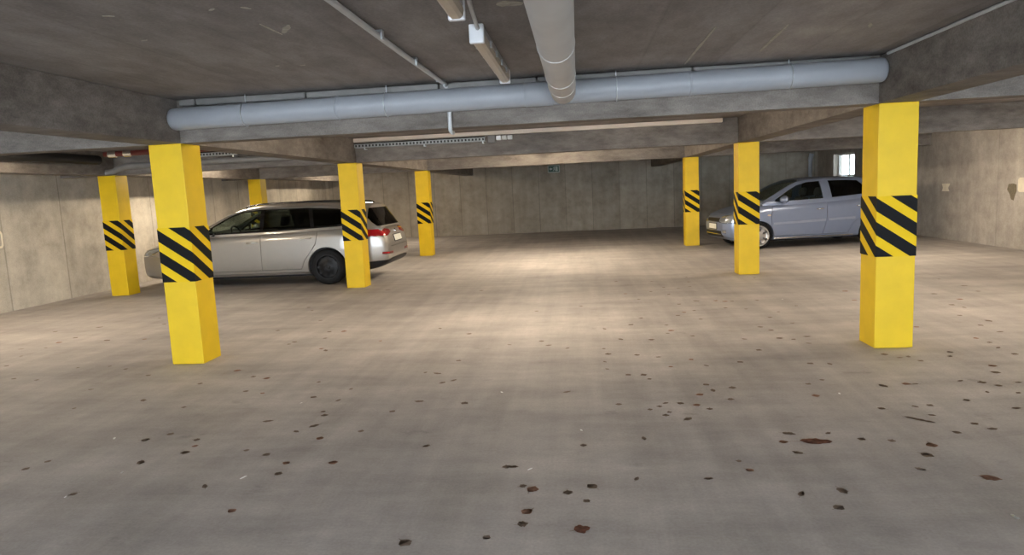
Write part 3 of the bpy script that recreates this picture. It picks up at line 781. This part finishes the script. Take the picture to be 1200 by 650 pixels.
struct('floor', box(XWL-.25, XWR+.25, YB, YF+.25, -.2, 0), M['floor'])
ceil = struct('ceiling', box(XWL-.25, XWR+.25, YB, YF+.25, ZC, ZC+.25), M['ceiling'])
struct('wall_left', box(XWL-.25, XWL, YB, YF+.25, 0, ZC), M['wall_left'])
struct('wall_far', box(XWL, XWR, YF, YF+.25, 0, ZC), M['wall_far'])
WY0, WY1, WZ0, WZ1 = 20.72, 22.35, 1.44, 2.13
bm = box(XWR, XWR+.25, YB, WY0, 0, ZC)
add_box(bm, XWR, XWR+.25, WY1, YF+.25, 0, ZC)
add_box(bm, XWR, XWR+.25, WY0, WY1, 0, WZ0)
add_box(bm, XWR, XWR+.25, WY0, WY1, WZ1, ZC)
struct('wall_right', bm, M['wall_right'])
# beams: three run away from the camera over the pillar rows, the others cross between them
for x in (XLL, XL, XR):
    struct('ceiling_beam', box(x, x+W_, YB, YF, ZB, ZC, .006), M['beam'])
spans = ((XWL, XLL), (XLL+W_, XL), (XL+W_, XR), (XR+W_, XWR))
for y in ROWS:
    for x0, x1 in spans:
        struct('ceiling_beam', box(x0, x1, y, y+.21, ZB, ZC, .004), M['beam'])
# basement window in the right wall
wf = bmesh.new()
fx0, fx1 = XWR+.15, XWR+.20
for y0, y1, z0, z1 in ((WY0, WY1, WZ0, WZ0+.05), (WY0, WY1, WZ1-.05, WZ1), (WY0, WY0+.05, WZ0+.05, WZ1-.05), (WY1-.05, WY1, WZ0+.05, WZ1-.05), ((WY0+WY1)/2-.03, (WY0+WY1)/2+.03, WZ0+.05, WZ1-.05)):
    add_box(wf, fx0, fx1, y0, y1, z0, z1, .006)
win = struct('window_1', wf, M['winframe'])
for y0, y1 in ((WY0+.05, (WY0+WY1)/2-.03), ((WY0+WY1)/2+.03, WY1-.05)):
    mesh_obj('pane', box(fx0+.02, fx0+.03, y0, y1, WZ0+.05, WZ1-.05), M['pane'], win)

# ------------------------------------------------------------------ yellow pillars
def pillar(x, y, label):
    root = empty('yellow_pillar', (x+W_/2, y+D_/2, 0))
    tag(root, label, 'pillar', 'yellow pillars with black stripes', 'thing')
    hx, hy = W_/2, D_/2
    mesh_obj('shaft', box(-hx, hx, -hy, hy, 0, ZB, .007), M['yellow'], root)
    bm = bmesh.new(); uv = bm.loops.layers.uv.new('wrap')
    o = .004; z0, z1 = .792, 1.303
    corners = [(-hx-o, -hy-o), (hx+o, -hy-o), (hx+o, hy+o), (-hx-o, hy+o)]
    us = [0, W_, W_+D_, 2*W_+D_]
    def quad(pts, uvs):
        f = bm.faces.new([bm.verts.new(p) for p in pts])
        for l, c in zip(f.loops, uvs): l[uv].uv = c
    for i in range(4):
        (xa, ya), (xb, yb) = corners[i], corners[(i+1) % 4]
        ua = us[i] if i < 3 else -D_
        ub = us[i+1] if i < 3 else 0
        quad([(xa, ya, z0), (xb, yb, z0), (xb, yb, z1), (xa, ya, z1)], [(ua, z1-z0), (ub, z1-z0), (ub, 0), (ua, 0)])
        ia, ib = (xa*.94, ya*.94), (xb*.94, yb*.94)
        quad([(xa, ya, z1), (xb, yb, z1), ib+(z1,), ia+(z1,)], [(ua, 0), (ub, 0), (ub, 0), (ua, 0)])
        quad([(xb, yb, z0), (xa, ya, z0), ia+(z0,), ib+(z0,)], [(ub, z1-z0), (ua, z1-z0), (ua, z1-z0), (ub, z1-z0)])
    bmesh.ops.remove_doubles(bm, verts=bm.verts[:], dist=1e-5)
    mesh_obj('hazard_band', bm, M['stripe'], root)
pillar(XL, ROWS[1], 'nearest yellow pillar on the left, standing in front of the silver estate car')
pillar(XR, ROWS[1], 'nearest yellow pillar on the right, hiding the rear of the grey-blue hatchback')
pillar(XL, ROWS[2], 'yellow pillar hiding the rear wheel area and tail corner of the silver estate car')
pillar(XL, ROWS[3], 'slim distant yellow pillar standing clear of the silver estate car, left of exit sign')
pillar(XR, ROWS[2], 'yellow pillar standing in front of the front wheel of the grey-blue hatchback')
pillar(XR, ROWS[3], 'slim distant yellow pillar just off the nose of the grey-blue hatchback')
pillar(XLL, ROWS[2], 'yellow pillar next to the left wall, off the nose of the silver estate car')
pillar(XLL, ROWS[3], 'yellow pillar of which only the top shows above the silver estate car roof')

# ------------------------------------------------------------------ pipes along the near bay
duct = empty('drain_pipe', (0, 0, 0))
tag(duct, 'thick pale grey drain pipe slung across the near beam between the two nearest pillars', 'pipe')
yD = 5.925; zl, zr = 2.268, 2.318
def zx(x): return zl+(zr-zl)*(x-XL-W_)/(XR-XL-W_)
x0, x1 = XL+W_+.004, XR-.004
pts = [(x0, yD, zx(x0)), (x0+.012, yD, zx(x0)), (x0+.03, yD, zx(x0))]+[(x, yD, zx(x)) for x in frange(x0+.06, x1-.06, 14)]+[(x1-.03, yD, zx(x1)), (x1-.012, yD, zx(x1)), (x1, yD, zx(x1))]
rs = [.075, .09, .096]+[.098]*14+[.096, .09, .075]
bm = bmesh.new(); add_tube(bm, pts, rs, 32)
mesh_obj('pipe_run', bm, M['pvc'], duct, True)
def socket(parent, p, d, r, w, mat, name='pipe_socket'):
    d = Vector(d).normalized(); p = Vector(p)
    bm = bmesh.new()
    add_tube(bm, [p-d*w/2, p-d*(w/2-.004), p+d*(w/2-.004), p+d*w/2], [r*1.0, r*1.035, r*1.035, r*1.0], 32)
    return mesh_obj(name, bm, mat, parent, True, 50)
for x in (-2.05, .95): socket(duct, (x, yD, zx(x)), (1, 0, .008), .098, .02, M['pvc'])
socket(duct, (-.30, yD, zx(-.3)), (1, 0, .008), .0985, .24, M['pvc'], 'branch_fitting')
for x in (-2.9, -1.62, .35, 1.75):
    bm = bmesh.new()
    add_tube(bm, [(x, yD+.101*math.cos(t), zx(x)+.101*math.sin(t)) for t in [2*math.pi*k/28 for k in range(29)]], .0045, 6, False)
    add_tube(bm, [(x, yD+.02, zx(x)+.10), (x, yD+.02, ZC)], .005, 6)
    mesh_obj('pipe_clip', bm, M['galv'], duct, True)
big_pipe = empty('ceiling_pipe', (0, 0, 0))
tag(big_pipe, 'thick grey overhead pipe running from above the camera into the cross drain pipe', 'pipe')
xp = -.095; yEnd = yD-.03
pts = [(xp, y, 2.30) for y in frange(.4, yEnd-.03, 8)]
mesh_obj('pipe_run', tube(pts+[(xp, yEnd, 2.30)], [.106]*8+[.100], 36), M['pvc_warm'], big_pipe, True)
for y in (3.95, 4.98, 5.45): socket(big_pipe, (xp, y, 2.30), (0, 1, 0), .106, .012, M['pvc_ring'])
socket(big_pipe, (xp, 2.0, 2.30), (0, 1, 0), .106, .02, M['pvc_ring'])

# slim trunking tucked into the corner above the drain pipe
tr = empty('cable_trunking', (0, 0, 0))
tag(tr, 'dull grey trunking strip in the corner between ceiling and near beam above the drain pipe', 'trunking')
xj = [XL+W_+.06, XL+W_+.22, -2.35, -1.16, -.31, .98, 2.40]
for a, b in zip(xj, xj[1:]):
    mesh_obj('trunking_length', box(a+.006, b-.006, 5.955, 6.032, 2.385, 2.442, .012), M['trunk'], tr)
# conduit along the slab then down the beam
cd = empty('wall_conduit', (0, 0, 0))
tag(cd, 'thin grey conduit along the ceiling left of the unlit lamp, dropping down the near beam', 'conduit')
mesh_obj('conduit_run', tube(resample([(-1.14, .3, 2.425), (-1.13, 2.5, 2.425), (-1.12, 4.6, 2.425), (-1.10, 5.90, 2.425), (-1.095, 5.945, 2.41)], 3), .018, 10), M['conduit'], cd, True)
mesh_obj('conduit_drop', tube([(-1.09, 6.012, 2.37), (-1.09, 6.012, 2.045), (-1.085, 6.03, 2.03), (-1.085, 6.10, 2.03)], .019, 10), M['conduit'], cd, True)
for y in (4.0, 4.85, 5.86):
    bm = box(-1.16, -1.085, y-.02, y+.02, 2.44, 2.449); add_box(bm, -1.098, -1.086, y-.02, y+.02, 2.395, 2.445)
    mesh_obj('conduit_clip', bm, M['galv'], cd)
cr = tag(mesh_obj('corner_conduit', tube([(XR-.016, .3, 2.434), (XR-.016, 3.0, 2.434), (XR-.016, 5.0, 2.434), (XR-.016, 5.85, 2.434)], .0125, 10), M['conduit'], None, True),
         'thin pale conduit in the ceiling corner along the near right beam', 'conduit')

# ------------------------------------------------------------------ lamps
def lamp(x, y0, ln, on, label, group):
    root = empty('batten_lamp', (x, y0+ln/2, 0))
    tag(root, label, 'ceiling lamp', group)
    h = ln/2
    mesh_obj('housing', box(-.038, .038, -h, h, 2.405, 2.449, .006), M['lampbody'], root)
    prof = [(-.036, 2.405), (-.040, 2.385), (-.034, 2.358), (-.018, 2.346), (.018, 2.346), (.034, 2.358), (.040, 2.385), (.036, 2.405)]
    mesh_obj('diffuser', prism(prof, 'y', -h+.02, h-.02), M['tube_on'] if on else M['tube_off'], root)
    for s in (-1, 1):
        mesh_obj('end_cap', box(-.043, .043, s*h-.02, s*h+.02, 2.342, 2.449, .008), M['whitecap'], root)
    for k in (-.6, -.2, .2, .6):
        bm = box(-.05, -.038, k*h-.015, k*h+.015, 2.375, 2.415, .003); add_box(bm, .038, .05, k*h-.015, k*h+.015, 2.375, 2.415, .003)
        mesh_obj('cover_clip', bm, M['galv'], root)
    return root
lamp(-.545, 4.02, 1.53, False, 'unlit ceiling batten lamp with white end cap, left of the thick overhead pipe', None)
lamp(-.565, 1.95, 1.52, False, 'unlit ceiling batten lamp at the top edge of the photo, nearest the camera', None)
hidden = 'lit batten lamp under the slab behind the beams'
for x, y0 in LIT: lamp(x, y0, 1.53, True, hidden, 'lit batten lamps behind the beams')
feed = tag(mesh_obj('lamp_cable', tube(resample([(-.475, 2.2, 2.43), (-.48, 3.2, 2.43), (-.50, 3.5, 2.42), (-.535, 3.99, 2.42)], 4), .012, 8), M['conduit'], None, True),
           'short grey feed cable running into the white end cap of the unlit lamp', 'cable')

# ------------------------------------------------------------------ perforated cable trays on the second row beam
def tray(x0, x1, label, nb):
    root = empty('cable_tray', ((x0+x1)/2, 10.93, 0)); tag(root, label, 'cable tray')
    h = (x1-x0)/2
    bm = bmesh.new()
    n = int((x1-x0)/.055)
    z0, z1 = 2.295, 2.352
    # front face as a ladder of slots
    add_box(bm, -h, h, -.004, .004, z1-.012, z1); add_box(bm, -h, h, -.004, .004, z0, z0+.012)
    for k in range(n+1):
        x = -h+2*h*k/n; add_box(bm, max(-h, x-.014), min(h, x+.014), -.003, .003, z0+.012, z1-.012)
    add_box(bm, -h, h, .004, .10, z0, z0+.004)
    mesh_obj('tray_side', bm, M['tray'], root)
    mesh_obj('cable_bundle', tube([(-h, .05, z0+.03), (0, .055, z0+.032), (h, .05, z0+.03)], .026, 10), M['dark'], root, True)
    mesh_obj('tray_lip', box(-h, h, -.012, .006, z1, z1+.014, .002), M['gloss_black'], root)
    for k in nb:
        x = -h+2*h*k
        bm = box(x-.012, x+.012, -.006, .114, z0-.035, z0-.022); add_box(bm, x-.008, x+.008, -.012, -.004, z0-.035, z0)
        mesh_obj('tray_bracket', bm, M['galv'], root)
    return root
tray(-3.57, -1.44, 'long perforated grey cable tray on the second beam between the two rows', (.08, .54, .985))
tray(-7.05, -5.55, 'short perforated cable tray on the second beam beside the nearest left pillar', (.2, .95))
tag(mesh_obj('lit_slab_strip', box(-3.595, 2.25, 10.965, 11.043, 2.384, 2.447, .006), M['beige']), 'long beige strip added at the top of the second beam for the lit slab edge', 'added strip')  # added strip; its beige colour stands in for the brightly lit slab
jb = tag(mesh_obj('junction_box', box(-1.40, -1.275, 10.96, 11.042, 2.265, 2.382, .012), M['trunk']), 'square brown-grey box on the second beam at the right end of the cable tray', 'junction box')
cb = empty('connector_block', (-1.13, 11.0, 2.335)); tag(cb, 'pale block of three connectors on the second beam right of the cable tray', 'connector')
for k in range(3): mesh_obj('connector', box(-.135+k*.09, -.055+k*.09, -.03, .042, -.034, .034, .01), M['whitecap'] if k == 0 else M['pvc_ring'], cb)
# left bay: bent drain pipe, dark red pipe with metal couplings, lagged pipe along the beam
lp_ = tag(mesh_obj('bent_pipe', tube(resample([(-4.0, 10.93, 2.21), (-5.5, 10.92, 2.205), (-7.05, 10.90, 2.20), (-7.42, 10.88, 2.20), (-7.53, 10.86, 2.18), (-7.70, 10.84, 2.12), (-7.79, 10.83, 2.105), (-7.822, 10.82, 2.105)], 4), .050, 16), M['trunk'], None, True, 60),
          'grey pipe bending down to the top of the pillar by the left wall', 'pipe')
rp = empty('red_pipe', (0, 0, 0)); tag(rp, 'dark red pipe with two shiny couplings under the ceiling beside the nearest left pillar', 'pipe')
mesh_obj('pipe_run', tube([(-7.50, 10.40, 2.37), (-6.9, 10.40, 2.37), (-6.2, 10.40, 2.37), (-4.0, 10.40, 2.37)], .042, 16), M['maroon'], rp, True)
for x in (-7.36, -7.10): mesh_obj('coupling', tube([(x-.07, 10.40, 2.37), (x-.06, 10.40, 2.37), (x+.06, 10.40, 2.37), (x+.07, 10.40, 2.37)], [.045, .055, .055, .045], 20), M['chrome'], rp, True, 40)
tag(mesh_obj('lagged_pipe', tube([(XLL+W_+.09, y, 2.30) for y in frange(.5, 10.55, 8)], .075, 18), M['blackplastic'], None, True), 'dark pipe running along the beam next to the left wall', 'pipe')
# exit sign on the far wall
ex = empty('exit_sign', (-.80, YF-.03, 2.155)); tag(ex, 'small green running man exit sign on the far wall', 'exit sign')
mesh_obj('sign_box', box(-.205, .205, -.02, .028, -.125, .125, .008), M['signwhite'], ex)
mesh_obj('sign_face', box(-.175, .175, -.026, -.018, -.095, .095), M['greensign'], ex)
bm = box(.06, .14, -.030, -.024, -.075, .075)                                     # doorway
mesh_obj('doorway_mark', bm, M['signwhite'], ex)
bm = prism([(-.15, 0), (-.10, .055), (-.10, .022), (-.045, .022), (-.045, -.022), (-.10, -.022), (-.10, -.055)], 'y', -.030, -.024)
mesh_obj('arrow_mark', bm, M['signwhite'], ex)
bm = prism([(-.02, -.07), (.002, -.07), (.022, -.02), (.045, -.055), (.055, -.04), (.03, .005), (.03, .03), (.055, .02), (.055, .035), (.02, .05), (-.01, .045), (-.025, .02), (-.012, .015), (.002, .03), (.008, .0)], 'y', -.030, -.024)
tmp = lathe([(.014, -.030), (.014, -.024)], 16, 'y'); me = to_mesh(tmp); me.transform(Matrix.Translation((.03, 0, .067))); bm.from_mesh(me)
mesh_obj('running_man_mark', bm, M['signwhite'], ex)
# downpipe in the far right corner
dp = empty('rain_downpipe', (7.66, YF-.075, 0)); tag(dp, 'dim grey downpipe with a wider socket in the dark far corner left of the window', 'pipe')
mesh_obj('pipe_run', tube([(0, 0, 0), (0, 0, 1.0), (0, 0, 2.0)], .06, 18), M['pvc'], dp, True)
mesh_obj('pipe_head', tube([(0, 0, 1.98), (0, 0, 2.03), (0, 0, 2.06), (.03, 0, 2.16), (.05, 0, 2.22)], [.065, .074, .074, .07, .07], 18), M['pvc'], dp, True)

# painted numerals and marks on the side walls
def wall_poly(name, outer, hole, x, mat, parent=None, t=.003):
    """flat painted mark on a side wall; polygons in (y,z)"""
    bm = bmesh.new()
    s = 1 if x < 0 else -1
    if hole:
        n = len(outer)
        A = [[bm.verts.new((x+s*o, y, z)) for y, z in pl] for pl in (outer, hole) for o in (0, t)]
        for i in range(n):
            j = (i+1) % n
            bm.faces.new((A[1][i], A[1][j], A[3][j], A[3][i])); bm.faces.new((A[0][i], A[0][j], A[1][j], A[1][i])); bm.faces.new((A[2][i], A[2][j], A[3][j], A[3][i]))
        return mesh_obj(name, bm, mat, parent)
    return mesh_obj(name, prism(outer, 'x', x, x+s*t), mat, parent)
def rrect(cy, cz, w, h, r, n=5):
    out = []
    for sx, sz, a0 in ((1, 1, 0), (-1, 1, 90), (-1, -1, 180), (1, -1, 270)):
        for k in range(n+1):
            t = R(a0+90*k/n); out.append((cy+sx*(w/2-r)+r*math.cos(t), cz+sz*(h/2-r)+r*math.sin(t)))
    return out
tag(wall_poly('painted_numeral', rrect(9.61, 1.12, .17, .27, .06), rrect(9.61, 1.12, .105, .205, .035), XWL, M['paint_mark']), 'cream painted figure 0 on the left wall at the edge of the photo', 'painted mark')
tag(wall_poly('painted_numeral', rrect(13.16, 1.165, .26, .26, .06), None, XWR, M['paint_mark']), 'pale painted patch beside a dark stain on the right wall', 'painted mark')
tag(wall_poly('painted_numeral', [(15.60, 1.035), (15.90, 1.035), (15.86, 1.11), (15.89, 1.16), (15.91, 1.20), (15.58, 1.20), (15.60, 1.16), (15.65, 1.11)], None, XWR, M['paint_mark']), 'small pale painted patch with a narrow waist on the right wall, nearest the right pillar', 'painted mark')
tag(wall_poly('wall_stain', [(13.33, 1.17), (13.42, 1.19), (13.56, 1.18), (13.60, 1.08), (13.52, 1.0), (13.47, .90), (13.40, .88), (13.36, .98), (13.32, 1.05)], None, XWR, M['stain']), 'dark damp stain next to the pale patch on the right wall', 'stain')
# mortar smears left on the slab soffit
def smear(p, q, w):
    a, b = Vector(p), Vector(q); d = (b-a); L_ = d.length; n = Vector((-d.y, d.x)).normalized()
    k = 7; up, dn = [], []
    for i in range(k+1):
        t = i/k; c = a+d*t; ww = w*(.35+.65*math.sin(math.pi*min(1, max(0, t*.9+.05))))*random.uniform(.7, 1.2)
        up.append((c.x+n.x*ww, c.y+n.y*ww)); dn.append((c.x-n.x*ww, c.y-n.y*ww))
    mesh_obj('mortar_smear', prism(up+dn[::-1], 'z', ZC-.003, ZC-.0005), M['mortar'], ceil)
for p, q, w in SMEARS: smear(p, q, w)

# ------------------------------------------------------------------ leaves and scraps on the floor
def leaf_mesh(length, width, jag, curl, seed):
    rnd = random.Random(seed)
    n = 9; top, bot, mid = [], [], []
    bm = bmesh.new()
    for i in range(n+1):
        t = i/n; x = (t-.5)*length
        w = width*(math.sin(math.pi*t**.85)**.8)*(1+(jag*rnd.uniform(-1, 1) if 0 < i < n else 0))
        z = curl*.35*(4*(t-.5)**2)+rnd.uniform(0, .0005)
        mid.append(bm.verts.new((x, 0, z+.001)))
        top.append(bm.verts.new((x, w/2+1e-4, z+curl*.25+.001))); bot.append(bm.verts.new((x, -w/2*(1+jag*rnd.uniform(-.5, .5))-1e-4, z+curl*.15+.001)))
    for i in range(n):
        bm.faces.new((mid[i], mid[i+1], top[i+1], top[i])); bm.faces.new((bot[i], bot[i+1], mid[i+1], mid[i]))
    s = .0012
    st = [bm.verts.new(c) for c in ((-length*.5, -s, .001), (-length*.5, s, .001), (-length*.78, s, .002), (-length*.78, -s, .002))]
    bm.faces.new(st)
    r = bmesh.ops.solidify(bm, geom=bm.faces[:], thickness=.0008)
    zmin = min(v.co.z for v in bm.verts)
    for v in bm.verts: v.co.z -= zmin-.0004
    return bm
protos = []
for k, (l, w, j, c, mt) in enumerate(((.056, .046, .25, .002, 'leaf'), (.064, .042, .3, .003, 'leaf'), (.050, .048, .3, .002, 'leaf'), (.060, .050, .3, .002, 'leaf_rust'), (.072, .036, .2, .003, 'leaf'))):
    o = mesh_obj('dead_leaf', leaf_mesh(l, w, j, c, k), M[mt]); protos.append((o, mt)); o['category'] = 'leaf'
first = set(range(len(protos)))
pairs = [tuple(map(float, t.split(','))) for t in LEAVES.split()]
for i, (x, y) in enumerate(pairs):
    k = random.choice((0, 1, 2, 0, 4, 2, 1)) if random.random() > .13 else 3
    if i < 5: k = i
    src, mt = protos[k]
    if k in first: o = src; first.discard(k)
    else: o = src.copy(); COL.objects.link(o)
    o.location = (x, y, 0); o.rotation_euler = (0, 0, random.uniform(0, 6.28)); s = random.uniform(.65, 1.2)*(1.0 if y < 7 else 1.2); o.scale = (s, s, s)
    if mt == 'leaf':
        o['label'] = 'small dark brown dead leaf lying flat on the grey concrete floor'; o['group'] = 'dark brown leaves on the floor'
    else:
        o['label'] = 'small rust-coloured dead leaf lying flat on the grey concrete floor'; o['group'] = 'rust-coloured leaves on the floor'
def big_leaf(x, y, l, w, rz, mat, label, seed, curl=.004):
    o = mesh_obj('dead_leaf', leaf_mesh(l, w, .35, curl, seed), M[mat]); o.location = (x, y, 0); o.rotation_euler = (0, 0, rz)
    tag(o, label, 'leaf')
big_leaf(1.30, 3.88, .175, .11, -.1, 'leaf_red', 'largest red-brown curled leaf on the floor in front of the nearest right pillar', 31, .007)
big_leaf(1.953, 3.378, .095, .05, -.5, 'leaf_rust', 'mid-sized rust-brown leaf lying alone near the right edge of the floor', 32)
big_leaf(-.033, 2.863, .075, .062, .3, 'leaf_red', 'round rust-brown leaf nearest the bottom edge of the photo', 33, .006)
big_leaf(2.02, 4.22, .17, .035, -.75, 'leaf', 'long dark brown twig-like leaf near the right edge of the floor', 34)
def scrap_mesh(seed):
    rnd = random.Random(seed); bm = bmesh.new()
    pts = [((.022+.012*rnd.random())*math.cos(t)*1.1, .010*math.sin(t), .003+.004*rnd.random()) for t in [2*math.pi*k/7 for k in range(7)]]
    vs = [bm.verts.new(p) for p in pts]; c = bm.verts.new((0, 0, .007))
    for i in range(7): bm.faces.new((vs[i], vs[(i+1) % 7], c))
    bmesh.ops.solidify(bm, geom=bm.faces[:], thickness=.0008)
    zmin = min(v.co.z for v in bm.verts)
    for v in bm.verts: v.co.z -= zmin-.0004
    return bm
scrap = mesh_obj('paper_scrap', scrap_mesh(3), M['paper'])
for i, (x, y) in enumerate(SCRAPS):
    o = scrap if i == 0 else scrap.copy()
    if i: COL.objects.link(o)
    o.location = (x, y, 0); o.rotation_euler = (0, 0, random.uniform(.5, 2.2)); s = random.uniform(.55, 1.0); o.scale = (s, s, s)
    tag(o, 'tiny white scrap lying on the grey concrete floor', 'paper scrap', 'white scraps on the floor')

# shrub outside the basement window
sh = empty('garden_shrub', (10.0, 22.35, 0)); tag(sh, 'leafy green shrub outside the small basement window', 'shrub')
bm = bmesh.new(); rnd = random.Random(5)
for k in range(420):
    p = Vector((rnd.gauss(0, .30), rnd.gauss(0, .55), 1.72+rnd.gauss(0, .26)))
    a = Matrix.Rotation(rnd.uniform(0, 6.28), 3, 'Z') @ Matrix.Rotation(rnd.uniform(-1, 1), 3, 'X')
    vs = [bm.verts.new(p+a @ Vector(c)) for c in ((-.07, 0, 0), (0, -.035, .01), (.07, 0, 0), (0, .035, .01))]
    bm.faces.new(vs)
mesh_obj('foliage', bm, M['foliage'], sh)
bm = bmesh.new()
for k in range(5): add_tube(bm, [(0, 0, 1.3), (rnd.uniform(-.15, .15), rnd.uniform(-.3, .3), 1.5), (rnd.uniform(-.3, .3), rnd.uniform(-.5, .5), 1.9)], [.03, .02, .008], 6)
mesh_obj('stem', bm, M['bark'], sh, True)
st_ = struct('trim_1', box(XWR+.26, XWR+7, 16, 28, 1.1, 1.3), M['outside'])
struct('sky_blocking_slab', box(XWR+.26, XWR+3.2, 16, 28, 2.22, 2.4), M['outside'])  # unseen overhang added to cut sky light coming through the window

# ------------------------------------------------------------------ daylight, camera
w = bpy.data.worlds.new('World'); bpy.context.scene.world = w; w.use_nodes = True
bg = w.node_tree.nodes['Background']; bg.inputs[0].default_value = SKY+(1,); bg.inputs[1].default_value = SKYS
cam = bpy.data.cameras.new('camera'); co = bpy.data.objects.new('camera', cam); COL.objects.link(co)
cam.sensor_width = 36; cam.lens = 24; cam.clip_start = .05; cam.clip_end = 200
ro, ya, pi_ = CAMR
F = Vector((math.sin(ya)*math.cos(pi_), math.cos(ya)*math.cos(pi_), -math.sin(pi_)))
Rt = Vector((math.cos(ya), -math.sin(ya), 0)); U = Rt.cross(F)
R2 = Rt*math.cos(ro)+U*math.sin(ro); U2 = -Rt*math.sin(ro)+U*math.cos(ro)
mw = Matrix((R2, U2, -F)).transposed().to_4x4(); mw.translation = (0, 0, 1.5)
co.matrix_world = mw
sc = bpy.context.scene
sc.camera = co
vs_ = sc.view_settings
vs_.view_transform = 'Standard'; vs_.look = 'None'; vs_.gamma = 1; vs_.use_curve_mapping = False
vs_.exposure = EXPOSURE
sc.cycles.max_bounces = 8; sc.cycles.diffuse_bounces = 5
